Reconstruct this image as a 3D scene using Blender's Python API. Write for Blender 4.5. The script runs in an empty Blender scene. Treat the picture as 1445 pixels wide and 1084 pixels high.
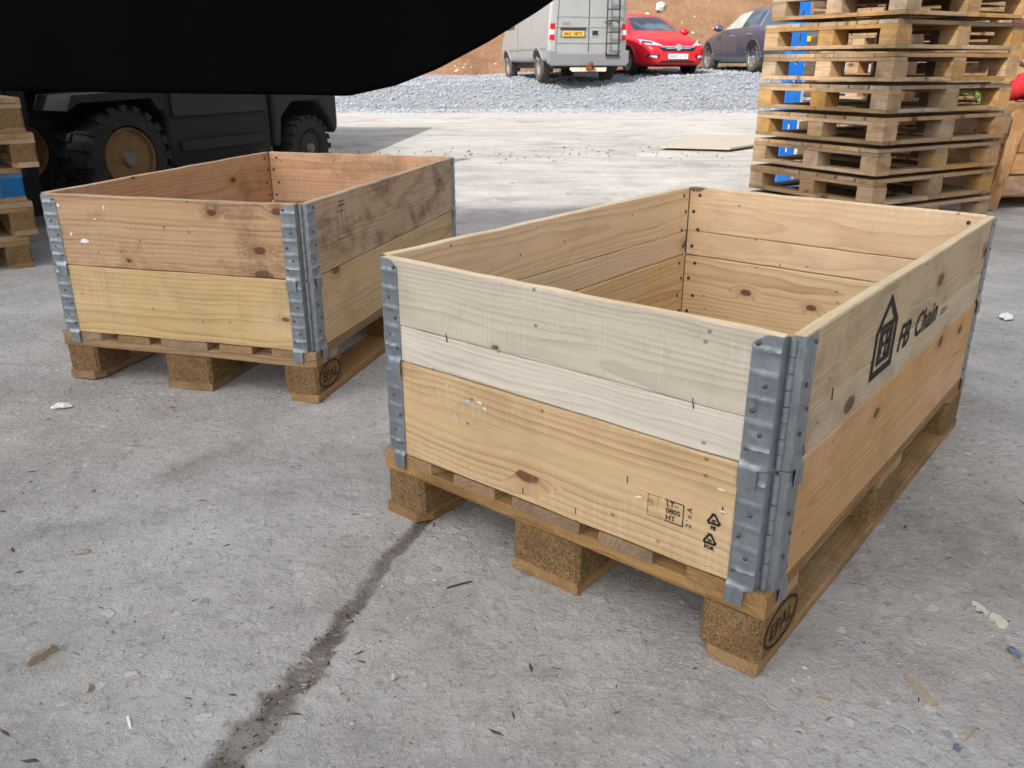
import bpy, bmesh, math, random
from mathutils import Vector, Matrix, noise, Euler
from mathutils.bvhtree import BVHTree
R = math.radians
random.seed(7)
SC = bpy.context.scene
COL = SC.collection

# ------------------------------------------------------------------ camera, sky, sun, exposure
CAM_H = 0.8585
cam = bpy.data.cameras.new('camera')
cam_o = bpy.data.objects.new('camera', cam)
COL.objects.link(cam_o)
cam_o.location = (0, 0, CAM_H)
cam_o.rotation_euler = (math.pi / 2 - 0.3672, 0.0004, -0.0163)
cam.sensor_width = 36
cam.lens = 36 * 1174.3 / 1445
cam.dof.use_dof = True
cam.dof.focus_distance = 1.5
cam.dof.aperture_fstop = 16
cam.clip_start = 0.05
cam.clip_end = 600
SC.camera = cam_o

SUN_AZ, SUN_EL = 35.0, 42.0          # light travels towards +X sin(az), +Y cos(az)
world = bpy.data.worlds.new('World')
SC.world = world
world.use_nodes = True
wn = world.node_tree
sky = wn.nodes.new('ShaderNodeTexSky')
sky.sky_type = 'NISHITA'
sky.sun_disc = False
sky.sun_elevation = R(SUN_EL)
sky.sun_rotation = R(180 + SUN_AZ)
sky.air_density = 0.8
sky.dust_density = 3.0
sky.ozone_density = 0.6
hz = wn.nodes.new('ShaderNodeHueSaturation')            # thin high cloud: a paler sky all round
hz.inputs['Saturation'].default_value = 0.35
wn.links.new(sky.outputs[0], hz.inputs['Color'])
wn.links.new(hz.outputs[0], wn.nodes['Background'].inputs[0])
wn.nodes['Background'].inputs[1].default_value = 0.15

sun = bpy.data.lights.new('sun', 'SUN')
sun.energy = 2.7
sun.angle = R(0.53)
sun.color = (1.0, 0.95, 0.87)
sun_o = bpy.data.objects.new('sun', sun)
COL.objects.link(sun_o)
tv = Vector((math.sin(R(SUN_AZ)) * math.cos(R(SUN_EL)), math.cos(R(SUN_AZ)) * math.cos(R(SUN_EL)), -math.sin(R(SUN_EL))))
sun_o.rotation_euler = tv.to_track_quat('-Z', 'Y').to_euler()
sun_o.location = -tv * 30

SC.view_settings.view_transform = 'Standard'
SC.view_settings.look = 'None'
SC.view_settings.exposure = 0.97
SC.view_settings.gamma = 1
SC.view_settings.use_curve_mapping = False


# ------------------------------------------------------------------ helpers: colours and node building
def lin(c):
    c = c / 255.0
    return c / 12.92 if c <= 0.04045 else ((c + 0.055) / 1.055) ** 2.4


def rgb(r, g, b, k=1.0):
    return (lin(r) * k, lin(g) * k, lin(b) * k, 1)


class G:
    """tiny node graph writer"""
    def __init__(self, name, rough=0.8, metal=0.0, spec=0.5):
        self.m = bpy.data.materials.new(name)
        self.m.use_nodes = True
        self.t = self.m.node_tree
        self.b = self.t.nodes['Principled BSDF']
        self.b.inputs['Roughness'].default_value = rough
        self.b.inputs['Metallic'].default_value = metal
        self.b.inputs['Specular IOR Level'].default_value = spec

    def put(self, sock, v):
        if hasattr(v, 'links') or isinstance(v, bpy.types.NodeSocket):
            self.t.links.new(v, sock)
        else:
            sock.default_value = v

    def n(self, typ, ins=None, **props):
        nd = self.t.nodes.new(typ)
        for k, v in props.items():
            setattr(nd, k, v)
        for k, v in (ins or {}).items():
            self.put(nd.inputs[k], v)
        return nd

    def math(self, op, a, b=0.0, c=0.0, clamp=False):
        return self.n('ShaderNodeMath', {0: a, 1: b, 2: c}, operation=op, use_clamp=clamp).outputs[0]

    def add(self, a, b): return self.math('ADD', a, b)
    def mul(self, a, b): return self.math('MULTIPLY', a, b)

    def vec(self, op, a, b=(0, 0, 0)):
        return self.n('ShaderNodeVectorMath', {0: a, 1: b}, operation=op).outputs[0]

    def mix(self, f, a, b, typ='MIX'):
        nd = self.n('ShaderNodeMix', data_type='RGBA', blend_type=typ)
        self.put(nd.inputs[0], f); self.put(nd.inputs[6], a); self.put(nd.inputs[7], b)
        return nd.outputs[2]

    def noise(self, v, scale, detail=3.0, rough=0.55, dist=0.0):
        return self.n('ShaderNodeTexNoise', {'Vector': v, 'Scale': scale, 'Detail': detail, 'Roughness': rough, 'Distortion': dist}).outputs[0]

    def voro(self, v, scale, feature='F1', rnd=1.0):
        return self.n('ShaderNodeTexVoronoi', {'Vector': v, 'Scale': scale, 'Randomness': rnd}, feature=feature)

    def step(self, v, lo, hi, a=0.0, b=1.0):
        return self.n('ShaderNodeMapRange', {0: v, 1: lo, 2: hi, 3: a, 4: b}, interpolation_type='SMOOTHSTEP').outputs[0]

    def obj(self):
        return self.n('ShaderNodeTexCoord').outputs['Object']

    def rand(self):
        return self.n('ShaderNodeObjectInfo').outputs['Random']

    def sep(self, v):
        return self.n('ShaderNodeSeparateXYZ', {0: v}).outputs

    def comb(self, x, y, z):
        return self.n('ShaderNodeCombineXYZ', {0: x, 1: y, 2: z}).outputs[0]

    def bump(self, h, strength=0.3, dist=0.01):
        self.put(self.b.inputs['Normal'], self.n('ShaderNodeBump', {'Height': h, 'Strength': strength, 'Distance': dist}).outputs[0])

    def color(self, c): self.put(self.b.inputs['Base Color'], c)
    def rough(self, c): self.put(self.b.inputs['Roughness'], c)


def wood(name, light, dark, freq=110, contrast=0.55, knot=0.55, stain=0.25, stain_col=(70, 55, 45), rough=0.75, fibre=0.12, hue=0.12, knot_col=(112, 68, 44), mark=0.0, seed=0.0):
    """plain-sawn timber; local X is the grain"""
    g = G(name, rough, 0, 0.3)
    rn = g.rand()
    off = g.comb(g.add(g.mul(rn, 41.3), seed), g.mul(rn, 0.05), g.mul(rn, 17.7))
    P = g.vec('ADD', g.obj(), off)
    o = g.sep(P)
    lo = g.sep(g.obj())
    r2 = g.math('FRACT', g.add(g.mul(rn, 7.31), seed * .37))
    warp = g.noise(g.vec('MULTIPLY', P, (1.3, 3.0, 3.0)), 1.0, 3, 0.5)
    warp2 = g.noise(g.vec('MULTIPLY', g.vec('ADD', P, (9, 3, 5)), (5.0, 8.0, 8.0)), 1.0, 2, 0.5)
    # knots
    kv = g.voro(g.comb(g.mul(o[0], 5.0), g.mul(o[2], 9.0), 0.0), 1.0)
    kv.voronoi_dimensions = '2D'
    kc = g.sep(kv.outputs['Color'])
    gate = g.math('GREATER_THAN', kc[0], 1.0 - knot * 0.62)
    size = g.add(g.mul(kc[1], 0.11), 0.035)
    kd = g.n('ShaderNodeMath', {0: kv.outputs['Distance'], 1: size}, operation='DIVIDE').outputs[0]
    kmask = g.mul(g.step(kd, 0.75, 1.15, 1, 0), gate)
    khalo = g.mul(g.step(kd, 0.8, 3.2, 1, 0), gate)
    # rings
    yy = g.add(g.add(lo[1], g.add(0.022, g.mul(rn, 0.06))), g.mul(g.add(warp, -0.5), 0.06))
    zz = g.add(g.add(lo[2], g.mul(g.add(r2, -0.5), 0.14)), g.mul(g.add(warp2, -0.5), 0.022))
    rad = g.math('SQRT', g.add(g.mul(yy, yy), g.mul(zz, zz)))
    rad = g.add(rad, g.mul(khalo, 0.016))
    ph = g.math('FRACT', g.mul(rad, freq))
    ring = g.math('POWER', ph, 2.2)
    ring = g.mul(ring, g.step(ph, 0.90, 1.0, 1, 0))
    idx = g.math('FLOOR', g.mul(rad, freq))
    wn_ = g.n('ShaderNodeTexWhiteNoise', {'W': idx}, noise_dimensions='1D').outputs[0]
    ring = g.mul(ring, g.mul(g.add(0.35, wn_), g.add(0.35, g.mul(warp2, 0.9))))
    ring = g.mul(ring, g.add(0.55, g.mul(g.noise(g.vec('MULTIPLY', P, (7, 60, 60)), 1.0, 4, 0.6), 0.9)))
    fib = g.noise(g.vec('MULTIPLY', P, (9, 500, 500)), 1.0, 3, 0.6)
    fib2 = g.noise(g.vec('MULTIPLY', P, (2.5, 90, 90)), 1.0, 3, 0.6)
    L = rgb(*light); D = rgb(*dark)
    c = g.mix(g.mul(ring, contrast), L, D)
    c = g.mix(g.mul(g.step(fib, 0.35, 0.75), fibre * 1.6), c, D)
    c = g.mix(g.mul(g.step(fib2, 0.4, 0.75), fibre * 1.6), c, D)
    blot = g.noise(g.vec('MULTIPLY', P, (2.2, 5, 6)), 1.0, 4, 0.6)
    c = g.mix(g.mul(g.step(blot, 0.5, 0.75), 0.22), c, g.mix(0.5, L, (1, 0.95, 0.9, 1)))
    c = g.mix(g.mul(khalo, 0.35), c, g.mix(0.5, D, rgb(150, 90, 50)))
    kring = g.noise(P, 160, 1)
    c = g.mix(g.mul(kmask, 0.85), c, g.mix(kring, rgb(*knot_col), rgb(knot_col[0] * .5, knot_col[1] * .5, knot_col[2] * .5)))
    saw = g.noise(g.vec('MULTIPLY', P, (210, 2, 5)), 1.0, 2, 0.5)
    c = g.mix(g.mul(g.mul(g.step(saw, 0.5, 0.7), g.step(blot, 0.42, 0.6)), 0.16), c, g.mix(0.5, L, (1, .97, .92, 1)))
    c = g.mix(g.mul(g.mul(g.step(saw, 0.5, 0.3), g.step(blot, 0.5, 0.62)), 0.14), c, D)
    # handling dirt: large stains, small dark flecks, scuffs along the grain
    st = g.noise(g.vec('MULTIPLY', P, (5, 4, 7)), 1.0, 6, 0.68, 0.6)
    c = g.mix(g.mul(g.step(st, 0.45, 0.70), stain), c, rgb(*stain_col))
    sm = g.noise(g.vec('MULTIPLY', P, (26, 20, 15)), 1.0, 4, 0.6, 0.8)
    c = g.mix(g.mul(g.step(sm, 0.64, 0.8), stain * 0.7), c, rgb(*stain_col))
    fl = g.voro(g.comb(g.mul(o[0], 13.0), g.mul(o[2], 17.0), 0.0), 1.0)
    fl.voronoi_dimensions = '2D'
    c = g.mix(g.mul(g.mul(g.step(fl.outputs['Distance'], 0.03, 0.065, 1, 0), g.math('GREATER_THAN', g.sep(fl.outputs['Color'])[0], 0.8)), 0.6), c, rgb(60, 45, 35))
    # every board its own tone
    c = g.mix(g.mul(rn, hue * 2.4), c, g.mix(1.0, c, rgb(212, 202, 190), 'MULTIPLY'))
    hs = g.n('ShaderNodeHueSaturation', {'Saturation': g.add(1 - hue, g.mul(r2, 2 * hue)), 'Value': g.add(1 - hue * .8, g.mul(g.math('FRACT', g.mul(rn, 13.7)), hue * 1.6)), 'Color': c}).outputs[0]
    g.color(hs)
    g.rough(g.add(rough - 0.1, g.mul(fib2, 0.2)))
    h = g.add(g.mul(fib, 0.5), g.add(g.mul(ring, 0.5), g.mul(fib2, 0.7)))
    g.bump(h, 0.25, 0.0012)
    return g.m


def plain(name, c, rough=0.6, metal=0.0, dirt=0.15, dirt_col=(120, 110, 98), scale=6.0, bump=0.1, spec=0.5, coat=0.0):
    g = G(name, rough, metal, spec)
    P = g.vec('ADD', g.obj(), g.comb(g.mul(g.rand(), 31), 0, g.mul(g.rand(), 13)))
    n1 = g.noise(P, scale, 5, 0.65)
    n2 = g.noise(P, scale * 9, 3, 0.6)
    c0 = rgb(*c) if len(c) == 3 else c
    cc = g.mix(g.mul(g.step(n1, 0.42, 0.75), dirt), c0, rgb(*dirt_col))
    cc = g.mix(g.mul(g.step(n2, 0.55, 0.8), dirt * 0.6), cc, rgb(*dirt_col))
    g.color(cc)
    g.rough(g.add(rough - 0.05, g.mul(n1, 0.15)))
    if bump:
        g.bump(g.add(n1, n2), bump, 0.003)
    if coat:
        g.b.inputs['Coat Weight'].default_value = coat
        g.b.inputs['Coat Roughness'].default_value = 0.06
    return g.m


M = {}
# crate boards (real colours of the timber)
M['pale_grey'] = wood('pale_planed_wood', (202, 194, 180), (152, 140, 118), 150, 0.75, 0.40, 0.28, (130, 118, 100), fibre=0.10)
M['pale_white'] = wood('whitish_planed_wood', (222, 216, 204), (172, 162, 142), 170, 0.75, 0.3, 0.14, (130, 122, 110), fibre=0.14)
M['pale_beige'] = wood('beige_planed_wood', (208, 190, 160), (166, 142, 108), 140, 0.6, 0.4, 0.42, (120, 98, 76))
M['warm_yellow'] = wood('warm_pine', (218, 188, 144), (160, 122, 80), 95, 0.85, 0.12, 0.22, (120, 84, 56))
M['warm_orange'] = wood('orange_pine', (200, 160, 112), (156, 112, 68), 120, 0.6, 0.32, 0.2, (120, 80, 50))
M['pink_pine'] = wood('pinkish_pine', (238, 210, 174), (196, 160, 122), 120, 0.65, 0.26, 0.2, (140, 100, 76))
M['edge_cream'] = wood('cream_board_top', (240, 222, 186), (200, 172, 128), 160, 0.5, 0.2, 0.22, (150, 120, 90))
M['edge_tan'] = wood('tan_board_top', (214, 190, 158), (150, 116, 86), 160, 0.5, 0.2, 0.4, (100, 76, 58))
M['light_pine'] = wood('light_pine', (244, 216, 174), (196, 158, 114), 110, 0.7, 0.2, 0.14, (140, 100, 66))
M['yellow_pine'] = wood('yellow_pine', (238, 208, 158), (186, 146, 96), 85, 0.8, 0.12, 0.1, (140, 96, 56))
M['old_brown'] = wood('weathered_brown_wood', (200, 162, 120), (128, 90, 60), 80, 0.75, 0.62, 0.5, (66, 48, 38), hue=0.06)
M['old_grey_brown'] = wood('weathered_grey_brown_wood', (204, 174, 140), (126, 98, 74), 100, 0.6, 0.4, 0.66, (70, 54, 44), hue=0.06)
M['old_orange'] = wood('orange_brown_wood', (218, 172, 130), (152, 102, 68), 90, 0.6, 0.6, 0.4, (84, 56, 40), hue=0.06)
M['olive_yellow'] = wood('yellow_aged_pine', (208, 180, 134), (156, 122, 80), 80, 0.65, 0.3, 0.22, (112, 80, 50), hue=0.06)
M['pallet_wood'] = wood('pallet_board', (172, 142, 104), (112, 86, 60), 110, 0.7, 0.35, 0.6, (92, 72, 52), hue=0.18, fibre=.2)
M['stack_wood'] = wood('stacked_pallet_board', (192, 158, 114), (124, 94, 64), 110, 0.7, 0.35, 0.6, (98, 82, 66), hue=0.2, fibre=.25)
M['stack_grey'] = wood('greyed_pallet_board', (176, 152, 120), (118, 96, 72), 120, 0.6, 0.3, 0.6, (84, 74, 64), hue=0.2, fibre=.25)
M['crate_wood'] = wood('old_crate_slat', (176, 142, 108), (116, 88, 64), 100, 0.6, 0.4, 0.5, (84, 62, 46), hue=0.2)
M['blue_wood'] = wood('blue_painted_pallet_wood', (52, 104, 150), (30, 66, 104), 100, 0.4, 0.1, 0.4, (60, 60, 62), hue=0.15, knot_col=(40, 60, 80))
M['stick'] = wood('grey_splinter_wood', (176, 164, 146), (120, 108, 94), 300, 0.6, 0.0, 0.3)

g = G('pressed_chip_block', 0.9, 0, 0.2)
P = g.vec('ADD', g.obj(), g.comb(g.mul(g.rand(), 9), g.mul(g.rand(), 5), 0))
v = g.voro(g.vec('MULTIPLY', P, (230, 380, 620)), 1.0)
v2 = g.voro(g.vec('MULTIPLY', P, (560, 340, 220)), 1.0)
cc = g.mix(g.sep(v.outputs['Color'])[0], rgb(100, 78, 52), rgb(166, 138, 98))
cc = g.mix(g.mul(g.sep(v2.outputs['Color'])[1], 0.6), cc, rgb(120, 88, 54))
cc = g.mix(g.mul(g.step(g.sep(v2.outputs['Color'])[0], 0.8, 0.95), 0.6), cc, rgb(58, 42, 28))
cc = g.mix(g.mul(g.step(g.noise(P, 14, 4), 0.45, 0.75), 0.45), cc, rgb(88, 64, 40))
g.color(cc)
g.bump(g.add(g.sep(v.outputs['Color'])[1], g.sep(v2.outputs['Color'])[2]), 0.7, 0.003)
M['chip'] = g.m

g = G('galvanised_steel', 0.45, 0.85)
P = g.vec('ADD', g.obj(), g.comb(g.mul(g.rand(), 9), 0, 0))
n1 = g.noise(P, 22, 5, 0.65, 0.5)
n2 = g.noise(g.vec('MULTIPLY', P, (90, 90, 14)), 1.0, 4, 0.6)
sp = g.sep(g.voro(P, 130).outputs['Color'])[0]
cc = g.mix(n1, rgb(124, 132, 139), rgb(168, 175, 181))
cc = g.mix(g.mul(sp, 0.25), cc, rgb(186, 192, 198))
cc = g.mix(g.mul(g.step(n2, 0.55, 0.75), 0.45), cc, rgb(98, 104, 110))
cc = g.mix(g.mul(g.step(g.noise(P, 60, 4, .7), 0.66, 0.78), 0.35), cc, rgb(112, 84, 62))
g.color(cc)
g.rough(g.add(0.26, g.mul(n1, 0.3)))
g.bump(g.add(n1, g.mul(n2, 0.6)), 0.25, 0.002)
M['galv'] = g.m
M['rivet'] = plain('zinc_rivet', (96, 100, 104), 0.35, 0.8, 0.3, (60, 58, 56), 60)
M['nail'] = plain('dark_nail', (92, 72, 56), 0.6, 0.4, 0.4, (44, 34, 28), 80)
M['rust'] = plain('rusty_steel', (120, 66, 34), 0.8, 0.2, 0.5, (64, 34, 20), 60)
M['paper'] = plain('torn_paper', (236, 234, 228), 0.7, 0, 0.12, (170, 160, 150), 60)
M['paper_blue'] = plain('torn_printed_paper', (176, 206, 216), 0.6, 0, 0.6, (60, 130, 96), 160)
M['tape'] = plain('clear_tape_residue', (226, 216, 198), 0.35, 0, 0.3, (190, 170, 140), 40)
M['flint'] = plain('pale_flint', (196, 192, 184), 0.7, 0, 0.3, (140, 134, 126), 60, 0.3)
M['blue_stone'] = plain('blue_slate_chip', (96, 110, 134), 0.6, 0, 0.3, (130, 134, 140), 60, 0.3)
M['grey_stone'] = plain('grey_stone_chip', (132, 126, 118), 0.85, 0, 0.4, (92, 86, 78), 60, 0.3)
M['splat'] = plain('dried_cream_splash', (206, 202, 184), 0.7, 0, 0.3, (158, 150, 130), 60, 0.2)

# printed ink, worn away in specks
def ink(name, c, wear):
    g = G(name, 0.75, 0, 0.2)
    P = g.obj()
    n1 = g.noise(g.vec('MULTIPLY', P, (60, 300, 60)), 1.0, 5, 0.7)
    g.color(g.mix(g.noise(P, 40, 3), rgb(*c), rgb(c[0] + 18, c[1] + 15, c[2] + 12)))
    g.put(g.b.inputs['Alpha'], g.step(n1, wear, wear + 0.12, 0.25, 1.0))
    return g.m
M['ink'] = ink('black_printed_ink', (34, 32, 34), 0.24)
M['ink_worn'] = ink('worn_printed_ink', (64, 54, 46), 0.40)
M['smear'] = ink('tape_smear', (226, 214, 192), 0.62)
M['band'] = ink('pale_rubbed_band', (224, 196, 146), 0.60)
M['burn'] = ink('branded_mark', (44, 28, 17), 0.32)

# concrete yard: dusty worn concrete with exposed stones, dirt in the crack (mesh attribute 'dirt')
g = G('worn_concrete', 0.93, 0, 0.2)
P = g.obj()
o = g.sep(P)
n0 = g.noise(P, 0.55, 5, 0.6)
n1 = g.noise(P, 2.6, 6, 0.65)
n2 = g.noise(P, 14, 6, 0.7, 0.4)
n3 = g.noise(P, 46, 6, 0.72, 0.5)
n4 = g.noise(P, 150, 4, 0.65)
n5 = g.noise(g.vec('MULTIPLY', P, (0.8, 3.2, 1)), 1.0, 7, 0.7, 0.6)
wv = g.n('ShaderNodeTexNoise', {'Vector': P, 'Scale': 30.0, 'Detail': 2.0}).outputs[1]
PW = g.vec('ADD', P, g.vec('MULTIPLY', g.vec('SUBTRACT', wv, (0.5, 0.5, 0.5)), (0.03, 0.03, 0.03)))
st = g.voro(g.vec('MULTIPLY', PW, (1, 1, 0.1)), 34)
st2 = g.voro(g.vec('MULTIPLY', PW, (1, 1, 0.1)), 90)
sc = g.sep(st.outputs['Color']); sc2 = g.sep(st2.outputs['Color'])
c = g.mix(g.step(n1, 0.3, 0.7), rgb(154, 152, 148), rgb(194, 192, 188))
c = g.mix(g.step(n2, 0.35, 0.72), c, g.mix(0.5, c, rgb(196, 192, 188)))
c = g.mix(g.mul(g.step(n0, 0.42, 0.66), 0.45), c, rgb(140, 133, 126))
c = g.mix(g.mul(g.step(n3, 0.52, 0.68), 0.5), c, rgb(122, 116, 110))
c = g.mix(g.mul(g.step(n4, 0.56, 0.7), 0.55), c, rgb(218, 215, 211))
stone = g.mul(g.step(st.outputs['Distance'], 0.24, 0.36, 1, 0), g.mul(g.math('GREATER_THAN', sc[0], 0.5), g.step(n1, 0.38, 0.58)))
stone_c = g.mix(sc[1], rgb(148, 153, 164), rgb(214, 209, 200))
c = g.mix(g.mul(stone, 0.72), c, stone_c)
stone2 = g.mul(g.step(st2.outputs['Distance'], 0.2, 0.36, 1, 0), g.math('GREATER_THAN', sc2[0], 0.55))
c = g.mix(g.mul(stone2, 0.45), c, g.mix(sc2[1], rgb(120, 116, 112), rgb(212, 208, 202)))
# yard dust further out, kept darker than near concrete to offset the sun
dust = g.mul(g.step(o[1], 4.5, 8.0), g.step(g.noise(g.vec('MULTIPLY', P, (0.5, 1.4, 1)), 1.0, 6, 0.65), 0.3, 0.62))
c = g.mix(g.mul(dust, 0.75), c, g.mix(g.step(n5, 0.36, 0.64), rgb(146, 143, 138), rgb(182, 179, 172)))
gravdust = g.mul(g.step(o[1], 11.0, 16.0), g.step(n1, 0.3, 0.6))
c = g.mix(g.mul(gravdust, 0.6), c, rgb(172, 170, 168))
# dark damp-looking stains and scuffs with ragged outlines
sn = g.noise(g.vec('ADD', P, (31, 7, 0)), 0.9, 7, 0.72, 0.5)
c = g.mix(g.mul(g.step(sn, 0.53, 0.64), 0.34), c, rgb(112, 105, 98))
sf = g.noise(g.vec('MULTIPLY', g.vec('ADD', P, (3, 9, 0)), (2.2, 7, 1)), 1.0, 6, 0.7, 0.8)
c = g.mix(g.mul(g.step(sf, 0.58, 0.7), 0.3), c, rgb(120, 114, 108))
# soil, sawdust in the crack
at = g.n('ShaderNodeAttribute', attribute_name='dirt').outputs['Fac']
soil = g.mix(n3, rgb(74, 66, 59), rgb(124, 113, 102))
c = g.mix(g.mul(at, 0.9), c, soil)
g.color(c)
h = g.add(g.mul(n3, 0.9), g.add(g.mul(n4, 0.35), g.add(g.mul(n2, 1.2), g.mul(stone, 0.25))))
g.bump(h, 0.9, 0.010)
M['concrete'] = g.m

g = G('grey_gravel', 0.9, 0, 0.25)
P = g.obj()
v = g.voro(P, 26); v2 = g.voro(P, 60)
c = g.mix(g.sep(v.outputs['Color'])[0], rgb(118, 123, 130), rgb(196, 201, 206))
c = g.mix(g.mul(g.sep(v2.outputs['Color'])[0], 0.6), c, rgb(150, 156, 166))
c = g.mix(g.mul(g.step(g.noise(P, 1.2, 5), 0.45, 0.7), 0.4), c, rgb(172, 166, 156))
oz = g.sep(P)
c = g.mix(g.step(g.add(oz[1], g.mul(g.noise(P, .9, 5, .7), 2.4)), 17.9, 19.6, 0.9, 0.0), c, g.mix(g.noise(P, 5, 4), rgb(128, 124, 117), rgb(168, 163, 154)))
g.color(c)
g.bump(g.add(v.outputs['Distance'], g.mul(v2.outputs['Distance'], 0.6)), 1.0, 0.05)
M['gravel'] = g.m
M['gravel_stone'] = plain('crushed_stone', (144, 149, 156), 0.85, 0, 0.6, (102, 107, 114), 5, 0.3)

g = G('clay_bank', 0.95, 0, 0.15)
P = g.obj()
n1 = g.noise(g.vec('MULTIPLY', P, (0.6, 0.6, 1.2)), 1.0, 6, 0.65)
n2 = g.noise(P, 6, 6, 0.7)
n3 = g.noise(P, 30, 4, 0.7)
c = g.mix(g.step(n1, 0.3, 0.7), rgb(132, 100, 76), rgb(156, 122, 95))
c = g.mix(g.mul(g.step(n2, 0.45, 0.7), 0.5), c, rgb(172, 140, 112))
c = g.mix(g.mul(g.step(n3, 0.55, 0.75), 0.5), c, rgb(108, 74, 50))
c = g.mix(g.mul(g.step(g.noise(P, 12, 3), 0.68, 0.76), 0.3), c, rgb(196, 172, 144))
g.color(c)
g.bump(g.add(n2, g.mul(n3, 0.6)), 1.0, 0.12)
M['clay'] = g.m
M['clay_stone'] = plain('bank_stone', (206, 188, 164), 0.9, 0, 0.4, (160, 124, 94), 6, 0.4)

M['tyre'] = plain('tyre_rubber', (36, 35, 34), 0.9, 0, 0.5, (66, 62, 57), 10, 0.3, 0.3)
M['tyre_dusty'] = plain('dusty_tyre_rubber', (70, 66, 60), 0.9, 0, 0.6, (118, 108, 94), 9, 0.3, 0.3)
M['forklift_grey'] = plain('forklift_dark_paint', (22, 22, 22), 0.85, 0, 0.4, (40, 38, 36), 8)
M['forklift_black'] = plain('forklift_black_steel', (20, 20, 20), 0.7, 0, 0.3, (48, 45, 42), 8)
M['hub_yellow'] = plain('ochre_wheel_paint', (112, 84, 42), 0.75, 0, 0.6, (62, 52, 40), 18, 0.2)
M['hub_metal'] = plain('greasy_wheel_nut', (104, 98, 92), 0.5, 0.5, 0.4, (56, 50, 44), 40, 0.2)
M['fork'] = plain('fork_steel', (128, 124, 108), 0.5, 0.6, 0.4, (80, 74, 62), 12)
M['container'] = plain('dark_container_paint', (30, 31, 34), 0.7, 0, 0.3, (52, 46, 42), 3)
M['standin'] = plain('black_standin_sheet', (7, 7, 7), 1.0, 0, 0.2, (10, 9, 9), 3, 0.15, 0.05)  # near black of the added sheet standing in for the lens obstruction
M['rope'] = plain('grey_rope', (120, 112, 98), 0.9, 0, 0.3, (80, 72, 62), 40, 0.3)
M['car_red'] = plain('red_car_paint', (206, 22, 40), 0.3, 0.0, 0.04, (180, 110, 100), 4, 0, 0.4, 0.25)
M['car_dark'] = plain('dark_blue_grey_car_paint', (66, 74, 92), 0.3, 0.15, 0.2, (112, 104, 96), 3, 0, 0.5, 0.6)
M['van_grey'] = plain('silver_grey_van_paint', (150, 152, 152), 0.45, 0.2, 0.25, (122, 116, 106), 3, 0, 0.5, 0.2)
M['plastic'] = plain('grey_bumper_plastic', (112, 114, 116), 0.6, 0, 0.25, (132, 124, 112), 5)
M['black'] = plain('black_plastic', (18, 18, 19), 0.6, 0, 0.2, (44, 42, 40), 8)
M['seam'] = plain('panel_gap', (26, 26, 27), 0.8, 0, 0.1)
M['alloy'] = plain('alloy_wheel', (186, 188, 192), 0.35, 0.6, 0.25, (120, 112, 100), 20)
M['chrome'] = plain('chrome_trim', (214, 218, 222), 0.18, 0.9, 0.05)
M['plate_y'] = plain('yellow_number_plate', (214, 168, 44), 0.5, 0, 0.2, (170, 130, 60), 20)
M['plate_w'] = plain('white_number_plate', (232, 232, 228), 0.5, 0, 0.1)
M['plate_ink'] = plain('number_plate_ink', (20, 20, 22), 0.6, 0, 0.0)
M['lens_red'] = plain('red_tail_lamp', (176, 20, 26), 0.2, 0, 0.05)
M['lens_clear'] = plain('clear_lamp_lens', (206, 214, 222), 0.15, 0.2, 0.1, (120, 130, 140), 30)
M['lens_dark'] = plain('headlamp_inner', (70, 80, 96), 0.15, 0.3, 0.2, (150, 160, 176), 30)
g = G('car_glass', 0.04, 0, 0.8)
P = g.obj()
g.color(g.mix(g.step(g.noise(P, 1.6, 2), 0.45, 0.65), rgb(40, 50, 62), rgb(86, 98, 110)))
M['glass'] = g.m
g = G('pale_seen_through_glass', 0.1, 0, 0.5)
g.color(g.mix(g.noise(g.obj(), 5, 3), rgb(120, 136, 132), rgb(190, 196, 186)))
M['glass_pale'] = g.m
M['ply'] = plain('dusty_plywood', (166, 158, 143), 0.85, 0, 0.35, (160, 146, 122), 3, 0.2)
M['blue_steel'] = plain('blue_racking_paint', (24, 112, 206), 0.45, 0, 0.25, (120, 150, 180), 6)
M['red_sack'] = plain('red_plastic_sheet', (206, 44, 56), 0.4, 0, 0.15, (226, 130, 130), 6, 0.2)
M['pink_sack'] = plain('faded_pink_sheet', (226, 178, 160), 0.6, 0, 0.2, (236, 214, 202), 6, 0.2)
M['maroon'] = plain('maroon_post_paint', (112, 62, 58), 0.6, 0, 0.3, (142, 98, 88), 6)
M['leaf'] = plain('leaf_green', (92, 118, 48), 0.6, 0, 0.7, (140, 152, 74), 2, 0)
M['bark'] = plain('bark_brown', (92, 76, 58), 0.9, 0, 0.5, (60, 48, 38), 12, 0.4)
M['cladding'] = plain('pale_grey_cladding', (196, 198, 198), 0.55, 0.0, 0.15, (160, 156, 148), 1.5)
M['sky_blocker_clad'] = plain('sky_blocker_brown', (74, 66, 62), 0.7, 0.0, 0.2, (92, 84, 78), 1.5)  # dark so the added sky blocker bounces little light
M['roof'] = plain('grey_roof_sheet', (120, 122, 124), 0.6, 0.0, 0.2, (90, 86, 80), 1.5)
M['shutter'] = plain('roller_shutter_steel', (150, 156, 160), 0.5, 0.3, 0.2, (110, 106, 100), 3)


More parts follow.
